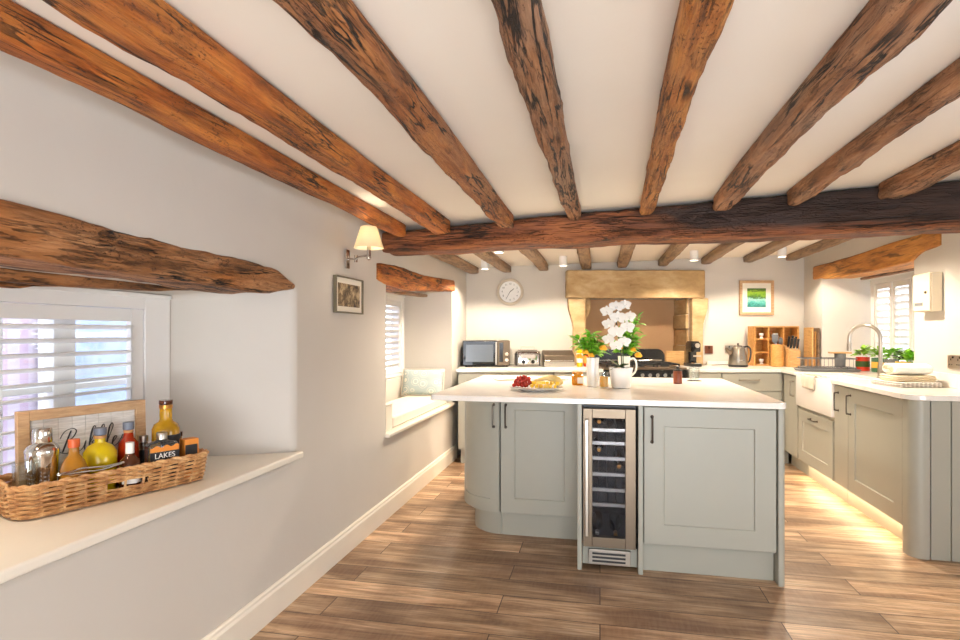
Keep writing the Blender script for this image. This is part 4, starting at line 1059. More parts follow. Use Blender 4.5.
for x in (.08, .175):
    MB().cyl((x, .003, .05), (x, -.016, .05), .020, .017).build('dial', M['black'], to)
MB().box(.055, .20, -.001, .003, .085, .125).build('front_plate', M['nickel'], to)
b = MB(); b.tube([(.06,.06,H_+.004),(.06,.06,H_+.035),(.20,.06,H_+.035),(.20,.06,H_+.004)], .003, 6); b.tube([(.06,.15,H_+.004),(.06,.15,H_+.035),(.20,.15,H_+.035),(.20,.15,H_+.004)], .003, 6)
for k in range(6): b.cyl((.07+.025*k,.06,H_+.035),(.07+.025*k,.15,H_+.035), .002, n=6)
b.build('warming_rack', M['nickel'], to)
bb = thing('bread_bin', 'dark stainless roll-top bread bin right of the toaster', 'bread bin', bk(.648, 5.735, Zc), YAW)
pr = [(.0, 0), (.26, 0), (.26, .10)] + [(.16+.10*math.cos(R(a)), .07+.095*math.sin(R(a))) for a in (20, 40, 60, 80, 100, 125)] + [(.01, .115), (0, .05)]
b = MB(); b.loft([[(x, p[0], p[1]) for p in pr] for x in (.0, .31)]); b.build('drum', M['steel'], bb, bevel=.004)
MB().box(.0, .31, -.004, -.0005, .0, .05).build('front_band', M['nickel'], bb)
b = MB(); b.cyl((.02, -.012, .062), (.29, -.012, .062), .006); b.cyl((.02,-.012,.062),(.02,.003,.062), .005); b.cyl((.29,-.012,.062),(.29,.003,.062), .005); b.build('handle', M['chrome'], bb)
for k, (x, lab, m, h) in enumerate([(1.02, 'slim oil bottle beside the fireplace jamb, taller of two', M['yellowliq'], .27), (1.09, 'short vinegar bottle beside the fireplace jamb, lower of two', M['redliq'], .22)]):
    t = thing('oil_bottle', lab, 'bottle', bk(x, 5.80, Zc), YAW)
    MB().lathe([(.027,0),(.03,.004),(.03,h*.6),(.012,h*.75),(.011,h*.9)]).build('bottle_body', m, t)
    MB().lathe([(.013,h*.9+.001),(.013,h)]).build('cap', M['labelwhite'], t)
    b = MB(); b.prism(arc(0,0,.0308,180,360,12)+arc(0,0,.0302,360,180,12), h*.15, h*.5); b.build('label', M['labelwhite'] if k == 0 else M['labelorange'], t)
cf = thing('coffee_machine', 'slim black and chrome capsule coffee machine beside the range cooker', 'coffee machine', bk(2.205, 5.78, Zc), YAW)
b = MB(); b.rloft([(0,.11,.25,.03),(.02,.115,.255,.03),(.03,.11,.25,.03)], c=(.0, .09)); b.build('base', M['blackmatte'], cf)
b = MB(); b.rloft([(.031,.085,.12,.03),(.19,.085,.12,.03),(.215,.10,.15,.04)], c=(0, .13)); b.build('column', M['black'], cf)
b = MB(); b.rloft([(.150,.092,.22,.04),(.158,.098,.23,.045),(.235,.098,.23,.045),(.258,.07,.19,.034)], c=(0, .08)); b.build('head', M['black'], cf)
MB().cyl((0,-.036,.215),(0,-.046,.215), .026, .024, 20).build('button_ring', M['chrome'], cf)
MB().box(-.03, .03, -.045, .05, .031, .04).build('drip_tray', M['chrome'], cf, bevel=.002)
MB().box(-.04, .04, -.038, -.034, .10, .118).build('trim_band', M['nickel'], cf)
kt = thing('kettle', 'brushed steel kettle with black handle on its base by the rear wall', 'kettle', bk(2.625, 5.76, Zc), YAW)
MB().lathe([(.088,0),(.092,.004),(.09,.018),(.08,.022)], n=28).build('power_base', M['blackmatte'], kt)
MB().lathe([(.088,.0225),(.092,.03),(.083,.11),(.066,.18),(.060,.195),(.045,.205)], n=28).build('body', plain('gunmetal_steel', lin(140,134,124), .3, .9), kt)
b = MB(); b.lathe([(.046,.2055),(.040,.215),(.012,.219),(.008,.222),(.011,.236),(.006,.241)], n=20); b.build('lid', M['pewter'], kt)
b = MB(); b.tube(crom([(.055,0,.198),(.10,0,.205),(.128,0,.175),(.128,0,.11),(.112,0,.055),(.090,0,.045)], 6), [.009]*31, 8); b.build('handle', M['blackmatte'], kt)
b = MB(); b.tube([(-.07,0,.14),(-.105,0,.165),(-.122,0,.188)], [.026,.018,.012], 10); b.build('spout', M['steel'], kt)
MB().box(-.025,.025,-.0895,-.084,.06,.072).build('gauge', M['chrome'], kt)
b = MB(); P = [bk(2.715, 5.82, Zc+.006), bk(2.76, 5.9, Zc+.005), bk(2.70, 6.02, Zc+.005), bk(2.60, 6.05, Zc+.006), bk(2.45, 5.98, Zc+.005)]
b.tube(crom(P, 8), .0035, 6); o = b.build('power_cord', M['blackmatte']); tag(o, 'black power cord trailing behind the kettle on rear worktop', 'cord')
# pigeonhole shelf unit
bs = thing('pigeonhole_shelf', 'honey bamboo pigeonhole unit standing in the rear right corner', 'shelf unit', bk(2.875, 5.93, Zc), YAW)
W_, D_, H_, s = .47, .15, .415, .014
b = MB()
for x in (0, .145, .30, W_-s): b.box(x, x+s, 0, D_, 0, H_)
for (x0, x1) in ((s, .145), (.145+s, .30), (.30+s, W_-s)):
    b.box(x0, x1, 0, D_, 0, s); b.box(x0, x1, 0, D_, H_-s, H_)
    for z in (.135, .27): b.box(x0, x1, 0, D_, z, z+s)
b.box(s, W_-s, D_-.008, D_-.0005, s, H_-s)
b.build('carcass', M['bamboo'], bs, bevel=.002)
for (x, z, lab) in ((2.93, .285, 'white egg cup in the top left pigeonhole'), (2.93, .015, 'white egg cup in the bottom left pigeonhole'), (3.08, .285, 'white egg cup in the middle top pigeonhole')):
    t = thing('egg_cup', lab, 'cup', bk(x+.035, 5.965, Zc+z), YAW)
    MB().lathe([(.018,0),(.020,.004),(.010,.016),(.022,.035),(.026,.055),(.023,.055),(.016,.03),(.001,.026)]).build('cup', M['ceramic'], t)
ut = thing('utensil_pot', 'rough bamboo utensil pot in front of the pigeonhole unit', 'pot', bk(3.04, 5.79, Zc), YAW)
MB().lathe([(.058,0),(.064,.006),(.064,.22),(.062,.226),(.055,.226),(.052,.012),(.001,.011)], n=24).build('pot', M['bamboo'], ut)
def utensil(label, dx, dy, tilt, rz, L, head, mat):
    t = thing('kitchen_utensil', label, 'utensil', bk(3.04+dx, 5.79+dy, Zc+.014), YAW); t.rotation_euler = (R(tilt), 0, YAW+R(rz))
    MB().cyl((0,0,0),(0,0,L), .006, .005, 8).build('handle', mat, t)
    b = MB()
    if head == 'spoon': b.sphere((0,0,L+.03), .030, .008, .040)
    elif head == 'whisk':
        for k in range(6):
            a = PI*k/6; b.tube(crom([(0,0,L),(.028*math.cos(a),.028*math.sin(a),L+.04),(.020*math.cos(a),.020*math.sin(a),L+.075),(0,0,L+.085),(-.020*math.cos(a),-.020*math.sin(a),L+.075),(-.028*math.cos(a),-.028*math.sin(a),L+.04),(0,0,L)], 4), .0014, 5)
    else: b.rloft([(L, .02,.004,.002),(L+.02,.06,.004,.002),(L+.085,.066,.004,.002),(L+.09,.05,.004,.002)])
    b.build('head', mat, t)
utensil('broad grey slotted turner in the utensil pot', -.022, 0, 0, 0, .225, 'turner', M['grey'])
utensil('grey serving spoon leaning right in the utensil pot', .026, -.022, 0, 20, .215, 'spoon', M['grey'])
utensil('wire whisk standing in the utensil pot', .006, .034, 0, 0, .23, 'whisk', M['chrome'])
kb = thing('knife_block', 'pale wooden knife block holding black-handled knives', 'knife block', bk(3.165, 5.68, Zc), YAW)
b = MB(); b.loft([[(x, p[0], p[1]) for p in [(0,0),(.13,0),(.13,.215),(.0,.165)]] for x in (-.055, .055)]); b.build('block', M['pine'], kb, bevel=.004)
for k, (x, y, h) in enumerate([(-.034,.03,.11),(0,.03,.115),(.034,.03,.105),(-.034,.075,.115),(0,.075,.12),(.034,.075,.11)]):
    nm = ['front left', 'front middle', 'front right', 'back left', 'back middle', 'back right'][k]
    t = thing('kitchen_knife', 'black-handled knife in the %s slot of the knife block' % nm, 'knife', bk(3.165+x, 5.68+y, Zc+.1665+y*.385+.003), YAW, 'knives in the block')
    t.rotation_euler = (R(14), 0, YAW)
    b = MB(); b.rloft([(.008,.018,.012,.005),(.04,.021,.015,.006),(h*.8,.020,.015,.006),(h,.023,.017,.007)]); b.build('handle', M['blackmatte'], t)
    MB().rloft([(0,.017,.011,.004),(.0075,.017,.011,.004)]).build('bolster', M['chrome'], t)
for k, (X, Y, w, h, m, lab) in enumerate([(2.085, 6.50, .24, .40, 'pine', 'pale chopping board on edge beside the pigeonhole unit, nearest the room'), (2.112, 6.47, .20, .36, 'bamboo', 'honey brown chopping board on edge, middle one of the three'), (2.139, 6.49, .235, .395, 'oak_grey', 'dark chopping board on edge against the right wall')]):
    t = thing('chopping_board', lab, 'chopping board', (X, Y, Zc), -PI/2)
    MB().box(0, w, 0, .018, 0.001, h).build('board', M[m], t, bevel=.006)
# ------------------------------------------------------------------ drying rack, tap, pots, towels at the sink
dt = thing('dish_rack', 'grey wire dish rack with dark drip tray beside the sink', 'dish rack', (1.76, 5.53, Zc), R(-4))
W_, D_ = .46, .27
b = MB(); b.loft([rr(0, W_, 0, D_, 0.001, .03), rr(-.012, W_+.012, -.012, D_+.012, .022, .04), rr(-.006, W_+.006, -.006, D_+.006, .022, .036), rr(.008, W_-.008, .008, D_-.008, .006, .028)]); b.build('drip_tray', M['grey'], dt)
b = MB()
for z, o_ in ((.035, -.0), (.115, .004)):
    b.tube([(p[0], p[1], z) for p in rr(.02-o_, W_-.02+o_, .02-o_, D_-.02+o_, z, .03)], .0045 if z > .1 else .003, 6, closed=True)
for k in range(12):
    x = .05+k*(W_-.10)/11
    b.tube([(x,.018,.115),(x,.02,.035),(x,D_-.02,.035),(x,D_-.018,.115)], .0018, 5)
for (x, y) in ((.03,.03),(W_-.03,.03),(.03,D_-.03),(W_-.03,D_-.03)): b.cyl((x,y,.008),(x,y,.035), .005, n=6)
b.build('wire_basket', M['greywire'], dt)
cd = thing('cutlery_caddy', 'grey ribbed cutlery caddy at the right end of dish rack', 'caddy', (2.11, 5.645, Zc+.038), 0)
MB().lathe([(.036,0),(.042,.004),(.045,.12),(.042,.12),(.036,.008),(.001,.007)], n=20).build('tub', M['grey'], cd)
o = MB().box(0, .16, 0, .10, 0, .014).build('serving_board', M['pine'], bevel=.004, loc=(2.03, 5.60, Zc+.159), rotz=0)
tag(o, 'small pale wooden board lying across the grey cutlery caddy', 'board')
tp = thing('kitchen_tap', 'tall brushed swan-neck kitchen tap behind the sink', 'tap', (2.112, 4.90, Zc))
MB().lathe([(.028,0),(.028,.006),(.02,.012),(.019,.09),(.015,.10)]).build('tap_base', M['nickel'], tp)
b = MB(); Rr = .105; dx, dy = -.80, .60
pts = [(0,0,.09),(0,0,.20),(0,0,.30)] + [(dx*Rr*(1-math.cos(R(a))), dy*Rr*(1-math.cos(R(a))), .30+Rr*math.sin(R(a))) for a in range(15, 181, 15)] + [(dx*2*Rr, dy*2*Rr, .265)]
b.tube(pts, .0135, 12); b.build('spout', M['nickel'], tp)
MB().lathe([(.016,0),(.017,-.002),(.017,-.06),(.012,-.065)], c=(dx*2*Rr, dy*2*Rr, .264)).build('nozzle', M['nickel'], tp)
b = MB(); b.cyl((0,0,.05),(.0,-.05,.055), .011, .011); b.cyl((0,-.045,.055),(.01,-.06,.12), .006, .005); b.build('lever', M['nickel'], tp)
def leafy(b, n, cx, cy, z0, spread, hgt, sz, seed, droop=.4):
    r_ = random.Random(seed)
    for k in range(n):
        a = r_.uniform(0, 2*PI); rad = spread*math.sqrt(r_.random()); z = z0+hgt*r_.random()
        L = sz*r_.uniform(.7, 1.25); Wd = L*r_.uniform(.38, .55); el = r_.uniform(-.2, .9)
        p = Vector((cx+rad*math.cos(a)*.6, cy+rad*math.sin(a)*.6, z))
        d = Vector((math.cos(a)*math.cos(el), math.sin(a)*math.cos(el), math.sin(el))); s = Vector((-math.sin(a), math.cos(a), r_.uniform(-.3,.3))).normalized(); up = d.cross(s).normalized()
        if up.z < 0: up = -up
        vs = []; m = 5
        for i in range(m+1):
            t = i/m; c = p + d*(L*t) - Vector((0,0,1))*(droop*L*t*t*.6); ww = Wd*math.sin(PI*min(.97, t*.92+.06))**.8/2
            vs += [c - s*ww + up*ww*.35, c, c + s*ww + up*ww*.35]
        fs = []
        for i in range(m):
            q = i*3; fs += [(q, q+1, q+4, q+3), (q+1, q+2, q+5, q+4)]
        vs2 = [v - up*.0006 for v in vs]; K = len(vs)
        b._add([tuple(v) for v in vs]+[tuple(v) for v in vs2], fs+[tuple(K+i for i in reversed(f)) for f in fs])
pots = [((2.33, 5.74), 'potred', .055, .125, 'red tin pot of pale lettuce leaves by the dish rack', 'leaflight', 1), ((2.40, 5.59), 'potgreen', .06, .125, 'dark green tin pot of lime green herbs beside the red tin', 'leaflight', 2),
        ((2.42, 5.42), 'potgrey', .055, .12, 'grey tin pot of herbs behind the swan-neck tap', 'leaf', 3), ((2.42, 5.23), 'potyellow', .055, .11, 'ochre tin pot of dark herbs nearest the window reveal', 'leafdark', 4), ((2.38, 5.04), 'potgrey', .05, .10, 'small grey tin pot of mixed leaves above the folded towels', 'leaf', 5)]
for (xy, m, r, h, lab, lm, sd) in pots:
    t = thing('herb_pot', lab, 'plant pot', (xy[0], xy[1], Zc), 0)
    MB().lathe([(r*.9,0),(r,.004),(r,h),(r-.004,h),(r-.006,h-.012),(.001,h-.014)], n=22).build('tin', M[m], t)
    MB().lathe([(r+.0006,h*.3),(r+.0006,h*.72)], n=22).build('band_label', M[{'potred':'labelorange','potgreen':'potyellow'}.get(m,'labelwhite')] if m != 'potred' else M['leafdark'], t)
    b = MB(); leafy(b, 44, 0, 0, h+.012, .045, .06, .062, sd, .15); b.build('leaves', M[lm], t, ang=80)
def folded(name, label, loc, rot, w, d, layers, th, mat, cat='towel', slump=.004):
    t = thing(name, label, cat, loc, rot)
    b = MB()
    for k in range(layers):
        z = k*th; off = .006*math.sin(k*2.1)
        b.rloft([(z+.0005, w-.012+off, d-.012, .02), (z+th*.25, w+off, d, .026), (z+th*.75, w+off, d, .026), (z+th-.0005, w-.012+off, d-.012, .02)])
    o = b.build('folds', mat, t, bevel=.002)
    return t
TX, TY = 1.955, 4.20
folded('tea_towel', 'pale checked tea towel at the bottom of folded pile by sink', (TX, TY, Zc), R(8), .27, .30, 3, .010, M['check'])
folded('hand_towel', 'cream folded towel in the middle of the pile by sink', (TX+.01, TY, Zc+.0305), R(4), .25, .20, 3, .013, M['towel_cream'])
t = thing('hand_towel', 'rolled white towel on top of the pile by sink', 'towel', (TX+.01, TY, Zc+.071), R(4))
b = MB(); pts = []
rings = []
for k in range(12):
    x = -.11+.22*k/11; ring = []
    for i in range(20):
        a = 2*PI*i/20; e = 1+.05*noise.noise((x*14, math.cos(a)*1.5, math.sin(a)*1.5)); ring.append((x, .085*math.cos(a)*e, .038+.037*math.sin(a)*e))
    rings.append(ring)
b.loft(rings); b.build('roll', M['towel_white'], t, bevel=.006)
for s in (-1, 1):
    b = MB(); sp = [(s*.113, .060*(1-k/40)*math.cos(k*.6), .038+.028*(1-k/40)*math.sin(k*.6)) for k in range(36)]; b.tube(sp, .005, 6); b.build('rolled_edge', M['towel_cream'], t)
tt = thing('dish_cloth', 'striped beige cloth draped over the white sink front', 'cloth', (1.682, 5.10, .897), 0)
b = MB(); path = [(.10,0.004),(.05,.008),(.012,.010),(-.006,.006),(-.012,-.01),(-.014,-.05),(-.013,-.085),(-.016,-.10)]
rings = []
for k in range(17):
    y = -.14+.28*k/16
    ring = [(p[0]-.004*math.sin(k*.9+p[1]*20)*(1 if p[1] < 0 else 0), y*(1-.12*(p[1] < -.05)), p[1]) for p in path]; ring2 = [(p[0]-.006, p[1], p[2]+.005) for p in reversed(ring)]
    rings.append(ring+ring2)
b.loft(rings); b.build('cloth', M['stripe'], tt, ang=80)

# ------------------------------------------------------------------ on the island
pl = thing('fruit_plate', 'white oval plate of fruit on the island', 'plate', (-.375, 3.40, Zc), 0)
b = MB(); b.lathe([(.085,0),(.09,.004),(.155,.016),(.162,.021),(.155,.021),(.09,.0085),(.001,.008)], n=40); b.build('plate', M['ceramic'], pl)
gb = thing('grape_bunch', 'bunch of red grapes on the left of plate', 'grapes', (-.455, 3.40, Zc+.012), 0)
r_ = random.Random(3); gp = None; k = 0; pos = []
while len(pos) < 46 and k < 4000:
    k += 1; z = r_.uniform(.012, .062); rad = .078*(1-z/.085)**.6
    a = r_.uniform(0, 2*PI); q = r_.random()**.5
    p = (rad*q*math.cos(a)*.95, rad*q*math.sin(a)*1.1, z+.004)
    if all((p[0]-o_[0])**2+(p[1]-o_[1])**2+(p[2]-o_[2])**2 > .0180**2 for o_ in pos): pos.append(p)
for i, p in enumerate(pos):
    if gp is None:
        gp = MB().sphere((0,0,0), .0105, .0105, .012, 10, 7).build('grape', M['grape'], gb); gp.location = p
    else:
        c = gp.copy(); COL.objects.link(c); c.location = p; c.parent = gb
b = MB(); b.tube(crom([(0,0,.03),(.01,.01,.065),(.03,.02,.078)], 4), .0025, 6); b.build('stalk', M['leafdark'], gb)
proto = None; r_ = random.Random(9); pc = []
for i in range(17):
    L_ = 0 if i < 11 else 1; q = i if i < 11 else i-11
    x = -.395+.027*(q % 6)+.005*r_.random()+.012*L_; y = 3.305+.027*(q//6)+.004*r_.random()+.012*L_; z = Zc+.0225+.0195*L_
    if proto is None:
        b = MB(); b.prism([(-.011,-.010),(.012,-.006),(.004,.012)], 0, .018); proto = b.build('pineapple_chunk', M['pineapple'], bevel=.002)
        o = proto
    else:
        o = proto.copy(); COL.objects.link(o)
    o.location = (x, y, z); o.rotation_euler = (0, 0, r_.uniform(0, 6))
    tag(o, 'yellow pineapple chunk heaped at the front right of fruit plate', 'fruit', 'pineapple chunks on the plate')
for i in range(5):
    b = MB(); pts = [(.070*math.cos(R(a)), .0, .045*math.sin(R(a))) for a in range(0, 181, 15)]
    b.tube(pts, [.006]+[.013]*11+[.006], 10); o = b.build('melon_slice', M['melon'], loc=(-.315+.004*i, 3.375+.0295*i, Zc+.0285), rotz=R(8)); o.rotation_euler = (R(-16), 0, R(6))
    tag(o, 'pale melon slice in the row at the back of fruit plate', 'fruit', 'melon slices on the plate')
def napkin(label, loc, rot, s):
    t = thing('cloth_napkin', label, 'napkin', loc, rot)
    b = MB(); n = 14; vs = []; fs = []
    for sd in (1, 0):
        for i in range(n+1):
            for j in range(n+1):
                u, v = -1+2*i/n, -1+2*j/n
                h = .014+.013*noise.noise((u*1.6+s, v*1.6, s))+.008*noise.noise((u*3, v*4, s)); h = max(.004, h*(1-.55*max(abs(u), abs(v))**3))
                vs.append((u*.125, v*.085, h*sd+.0005))
    K = (n+1)**2
    for sd in range(2):
        for i in range(n):
            for j in range(n):
                a = sd*K+i*(n+1)+j; fs.append((a, a+1, a+n+2, a+n+1))
    E_ = [i*(n+1) for i in range(n+1)] + [n*(n+1)+j for j in range(1, n+1)] + [i*(n+1)+n for i in range(n-1, -1, -1)] + [j for j in range(n-1, 0, -1)]
    for a, c in zip(E_, E_[1:]+E_[:1]): fs.append((a, c, K+c, K+a))
    b._add(vs, fs); b.build('cloth', M['linen'], t, ang=60)
napkin('crumpled cream napkin behind grapes, nearer the island left edge', (-.64, 4.14, Zc), R(20), 1.3)
napkin('crumpled cream napkin behind the melon slices', (-.36, 4.22, Zc), R(-5), 4.7)
hj = thing('honey_jar', 'squat glass honey jar with ivory lid on the island', 'jar', (-.145, 3.80, Zc))
MB().rloft([(0,.07,.07,.02),(.005,.076,.076,.02),(.058,.076,.076,.02),(.068,.066,.066,.03)]).build('honey', M['honey'], hj)
MB().lathe([(.033,.069),(.035,.070),(.035,.086),(.033,.087)]).build('lid', M['gold'], hj)
MB().box(.0, .036, -.0392, -.0384, .012, .052).build('label', M['labelwhite'], hj)
def jug(label, loc, rot, s=1.0):
    t = thing('ceramic_jug', label, 'jug', loc, rot)
    b = MB(); b.lathe([(.036*s,0),(.040*s,.003),(.039*s,.08*s),(.037*s,.14*s),(.041*s,.185*s),(.038*s,.185*s),(.034*s,.14*s),(.035*s,.08*s),(.035*s,.010),(.001,.009)], n=28); b.build('jug_body', M['ceramic'], t)
    b = MB(); b.tube(crom([(.037*s,0,.165*s),(.062*s,0,.17*s),(.078*s,0,.135*s),(.070*s,0,.085*s),(.038*s,0,.055*s)], 6), .0065*s, 8); b.build('handle', M['ceramic'], t)
    return t
J1, J2 = (-.045, 3.70, Zc), (.158, 3.90, Zc)
jug('white jug with yellow roses left of the orchid', J1, R(118)); jug('white jug with its handle showing right of the orchid pot', J2, R(-10), 1.02)
def bouquet(label, loc, seed, sp, roses, h0=.205, tall=.17, lean=0):
    t = thing('flower_bouquet', label, 'flowers', loc)
    r_ = random.Random(seed); b = MB(); L = MB()
    for k in range(11):
        a = 2*PI*k/11; rr_ = sp*r_.uniform(.35, 1); zz = h0+tall*r_.uniform(.25, 1)
        tip = (rr_*math.cos(a)+lean, rr_*math.sin(a), zz)
        b.tube(crom([(.012*math.cos(a), .012*math.sin(a), .02), (.016*math.cos(a), .016*math.sin(a), h0-.01), tip], 4), .0018, 5)
        for j in range(4):
            f = j/3; c = (.02*math.cos(a)+(tip[0]-.02*math.cos(a))*f, .02*math.sin(a)+(tip[1]-.02*math.sin(a))*f, h0+(zz-h0)*f)
            leafy(L, 4, c[0], c[1], c[2]+.004, .024, .014, .066, seed*31+k*7+j, .35)
    b.build('stems', M['leafdark'], t); L.build('leaves', M['leaf'], t, ang=80)
    for (x, y, z, s) in roses:
        rb = MB(); rb.sphere((0,0,0), s*.55, s*.55, s*.5)
        for q in range(9):
            a = q*2.4; rr_ = s*(.35+.06*q); el = .9-.09*q
            rb.sphere((rr_*.62*math.cos(a), rr_*.62*math.sin(a), s*.25-.06*s*q), s*.42, s*.42, s*.34, 8, 6)
        rb.build('rose', M['rose'], t, loc=(x, y, z))
bouquet('green foliage with yellow-orange roses in the left white jug', J1, 3, .085, [(-.085,-.045,.195,.028),(-.045,-.075,.225,.026),(.062,-.065,.25,.030),(-.01,-.085,.205,.024)], tall=.13, lean=-.012)
bouquet('taller green foliage with yellow roses in the right white jug', J2, 8, .075, [(.085,-.07,.20,.030),(-.03,-.06,.25,.024),(.055,-.05,.235,.024)], tall=.23, lean=.045)
oj = thing('juice_glass', 'short glass of orange juice between the left jug and orchid', 'glass', (.0235, 3.59, Zc))
MB().lathe([(.022,0),(.025,.004),(.0285,.10),(.0275,.10),(.0245,.010),(.001,.009)], n=24).build('tumbler', M['clearglass'], oj)
MB().lathe([(.020,.0105),(.0242,.012),(.0262,.074),(.001,.075)], n=24).build('juice', M['juice'], oj)
op = thing('orchid_plant', 'white orchid in a white ceramic pot on the island', 'orchid', (.128, 3.64, Zc))
MB().lathe([(.052,0),(.058,.004),(.072,.115),(.074,.128),(.068,.128),(.064,.11),(.001,.105)], n=30).build('pot', M['ceramic'], op)
b = MB(); leafy(b, 6, 0, 0, .128, .012, .01, .085, 77, .12); b.build('leaves', M['leafdark'], op, ang=80)
st = MB(); st.tube(crom([(.006,0,.10),(.0,0,.22),(-.02,-.01,.36),(-.03,-.015,.47),(.02,-.02,.51)], 8), .0032, 7); st.cyl((.014,.004,.10),(.012,.004,.24), .003); st.build('stem', M['stem'], op)
def orchid_flower(loc, yaw, pitch, s):
    b = MB()
    def petal(ang, L, Wd, cup, z=0):
        vs = []; n = 6
        for sdn in (0, .0008):
            for i in range(n+1):
                t = i/n; ww = Wd*math.sin(PI*min(.96, .1+t*.86))**.7
                for q in (-1, -.5, 0, .5, 1):
                    r_ = L*t; x = q*ww/2
                    vs.append((x*math.cos(ang)+r_*math.sin(ang), -(cup*(t*t)*L - .12*L*q*q*t) - z + sdn, -x*math.sin(ang)+r_*math.cos(ang)))
        fs = []
        for k in range(2):
            for i in range(n):
                for j in range(4):
                    a = k*(n+1)*5+i*5+j; fs.append((a, a+1, a+6, a+5))
        b._add(vs, fs)
    for a in (0, 125, 235): petal(R(a), .036*s, .024*s, .12)
    for a in (72, 288): petal(R(a), .042*s, .042*s, .18, .001)
    b.sphere((0, -.007*s, -.004*s), .007*s, .009*s, .008*s, 10, 6)
    o = b.build('flower', M['petal'], op, ang=80, loc=loc); o.rotation_euler = (pitch, 0, yaw)
for (x, y, z, ya, pi, s) in [(-.085,-.03,.475,R(-30),.15,1.1),(-.03,-.045,.505,R(5),-.25,1.1),(.025,-.02,.515,R(35),-.1,1.05),(.05,-.03,.44,R(40),.2,1.15),(-.02,-.055,.435,R(-5),.05,1.25),(-.075,-.045,.395,R(-30),.2,1.1),(.035,-.05,.375,R(25),.0,1.2),(-.03,-.065,.345,R(-10),.1,1.25),(-.075,-.045,.30,R(-35),.2,1.1),(.015,-.055,.285,R(20),.25,1.1),(-.03,-.05,.262,R(-5),.3,1.0)]:
    orchid_flower((x, y, z), ya, pi, s)
sj = thing('brown_jar', 'small brown glazed jar with dark knob lid on the island', 'jar', (.515, 4.03, Zc))
MB().lathe([(.026,0),(.029,.004),(.029,.082),(.027,.086)]).build('jar_body', M['kraft'], sj)
MB().lathe([(.030,.087),(.030,.093),(.012,.098),(.009,.104),(.012,.115),(.004,.119)]).build('lid', M['blackmatte'], sj)
cg = thing('water_glass', 'empty clear glass on a small coaster at the back right of island', 'glass', (.655, 4.25, Zc))
MB().lathe([(.026,.006),(.031,.010),(.036,.10),(.0345,.10),(.030,.018),(.001,.016)], n=24).build('tumbler', M['clearglass'], cg)
o = MB().lathe([(.05,0),(.05,.005)], n=24).build('drink_coaster', M['chrome'], loc=(.655, 4.25, Zc)); tag(o, 'round silver coaster under the clear glass on the island', 'coaster')

# ------------------------------------------------------------------ lights
def light(name, typ, loc, energy, col, rot=(0,0,0), **kw):
    l = bpy.data.lights.new(name, typ); l.energy = energy; l.color = col
    for k, v in kw.items(): setattr(l, k, v)
    o = bpy.data.objects.new(name, l); COL.objects.link(o); o.location = loc; o.rotation_euler = rot; return o
WARM = (1, .85, .68)
for p in spots:
    light('spot_lamp', 'SPOT', p, 38, WARM, (0,0,0), spot_size=R(142), spot_blend=.35, shadow_soft_size=.03)
light('sconce_lamp', 'POINT', (XL+.203, 3.0-.145, 1.675+.095), 4, (1,.80,.56), shadow_soft_size=.02)
# spotlights hidden behind the main beam; near-half ones are unseen, added to brighten it
for (x, y, e, lab) in ((1.45, 4.35, 100, 'white ceiling spotlight over the sink run, hidden behind the main beam'), (.46, 4.40, 34, 'white ceiling spotlight over the middle of island, hidden behind the main beam'), (-.78, 4.40, 95, 'white ceiling spotlight by the window seat, hidden behind the main beam'), (-.40, .35, 1.5, 'added unseen ceiling spotlight over the near left side, beside the third joist'), (.86, .35, 2.5, 'added unseen ceiling spotlight over the near right side of the room'), (-.40, -1.2, 2, 'added unseen ceiling spotlight by the patio door, left one'), (.86, -1.2, 2, 'added unseen ceiling spotlight by the patio door, right one')):
    zc = ceil_z(x-.05)-.001
    s_ = thing('ceiling_spotlight', lab, 'spotlight', (x, y, zc))
    MB().lathe([(.040,0),(.040,-.095),(.036,-.095),(.034,-.083),(.012,-.082)]).build('canister', M['whitepaint'], s_)
    MB().lathe([(.031,-.085),(.031,-.088)]).build('lamp_face', M['glow'], s_)
    light('spot_lamp', 'SPOT', (x, y, zc-.107), e, WARM if y > 3 else (1,.88,.72), (0,0,0), spot_size=R(150), spot_blend=.5, shadow_soft_size=.05)
s_ = thing('added_sill_downlight', 'small downlight added in the near window soffit to warm the sill, outside the view', 'spotlight', (-1.70, 1.02, 1.446))  # unseen lamp added to brighten the near sill
MB().lathe([(.036,0),(.036,-.008),(.028,-.008),(.026,-.003)]).build('bezel', M['chrome'], s_)
MB().lathe([(.025,-.004),(.025,-.006)]).build('lamp_face', M['glow'], s_)
light('spot_lamp', 'SPOT', (-1.70, 1.02, 1.432), 13, WARM, (0,0,0), spot_size=R(130), spot_blend=.5, shadow_soft_size=.025)
# LED toe-kick wash
light('toe_kick_light', 'AREA', (1.755, 4.58, .134), 3.5, (1,.76,.48), (0,0,0), shape='RECTANGLE', size=.02, size_y=1.70)
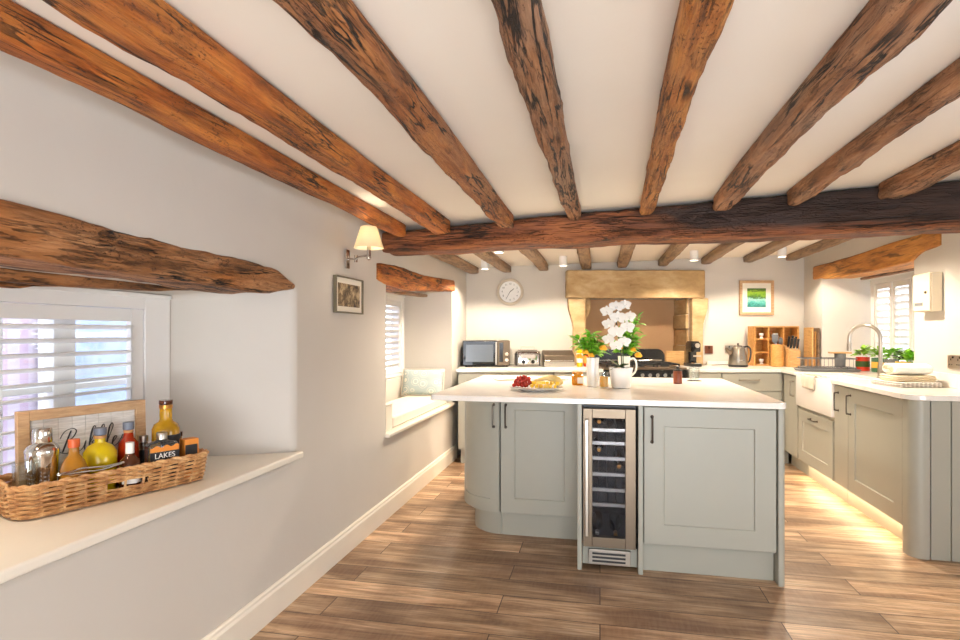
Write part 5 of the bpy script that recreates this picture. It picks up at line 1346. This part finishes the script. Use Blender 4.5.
# fill lights added outside the unseen patio door and side window
light('patio_fill', 'AREA', (.4, -2.62, 1.05), 7, (.66,.82,1), (R(90),0,0), shape='RECTANGLE', size=2.9, size_y=1.9)
light('side_window_fill', 'AREA', (XR+.46, 1.15, 1.22), 10, (.50,.74,1), (0,R(90),0), shape='RECTANGLE', size=.95, size_y=1.45)
light('ceiling_fill', 'AREA', (.4, -3.0, .0), 390, (.90,.95,1), (R(147),0,0), shape='RECTANGLE', size=2.9, size_y=1.2)  # unseen upward area light added to lift the ceiling
w_ = bpy.data.worlds.new('sky'); scn.world = w_; w_.use_nodes = True
nt = w_.node_tree; bg = nt.nodes['Background']
tc = nt.nodes.new('ShaderNodeTexCoord'); sp = nt.nodes.new('ShaderNodeSeparateXYZ'); nt.links.new(tc.outputs['Generated'], sp.inputs[0])
rp = nt.nodes.new('ShaderNodeValToRGB'); nt.links.new(sp.outputs['Z'], rp.inputs['Fac'])
rp.color_ramp.elements[0].color = (.92,.95,1,1); rp.color_ramp.elements[1].color = (.62,.78,1,1)
nt.links.new(rp.outputs['Color'], bg.inputs['Color']); bg.inputs['Strength'].default_value = 4.6
for (loc, rot, sx, sy) in (((XL-TL-.09, 1.47, 1.05), (0, R(-90), 0), .74, 1.5), ((XL-TL-.09, 4.52, 1.23), (0, R(-90), 0), .8, 1.55), ((XR+.50, 5.38, 1.32), (0, R(90), 0), .9, 1.45)):
    o = light('window_portal', 'AREA', loc, 1, (1,1,1), rot, shape='RECTANGLE', size=sx, size_y=sy); o.data.cycles.is_portal = True

# ------------------------------------------------------------------ camera and render settings
cam = bpy.data.cameras.new('camera'); co = bpy.data.objects.new('camera', cam); COL.objects.link(co)
cam.sensor_width = 36; cam.lens = 566/960*36; cam.shift_y = 13/960; cam.clip_start = .05
co.location = (0, 0, H); co.rotation_euler = (PI/2, 0, YAW)
scn.camera = co
cy = scn.cycles
cy.max_bounces = 10; cy.diffuse_bounces = 5; cy.glossy_bounces = 4; cy.transmission_bounces = 8; cy.transparent_max_bounces = 12
cy.caustics_reflective = False; cy.caustics_refractive = False; cy.sample_clamp_indirect = 6
cy.use_denoising = True
try: cy.denoiser = 'OPENIMAGEDENOISE'
except Exception: pass
vs = scn.view_settings; vs.view_transform = 'Standard'; vs.look = 'None'; vs.gamma = 1; vs.use_curve_mapping = False; vs.exposure = 0.36
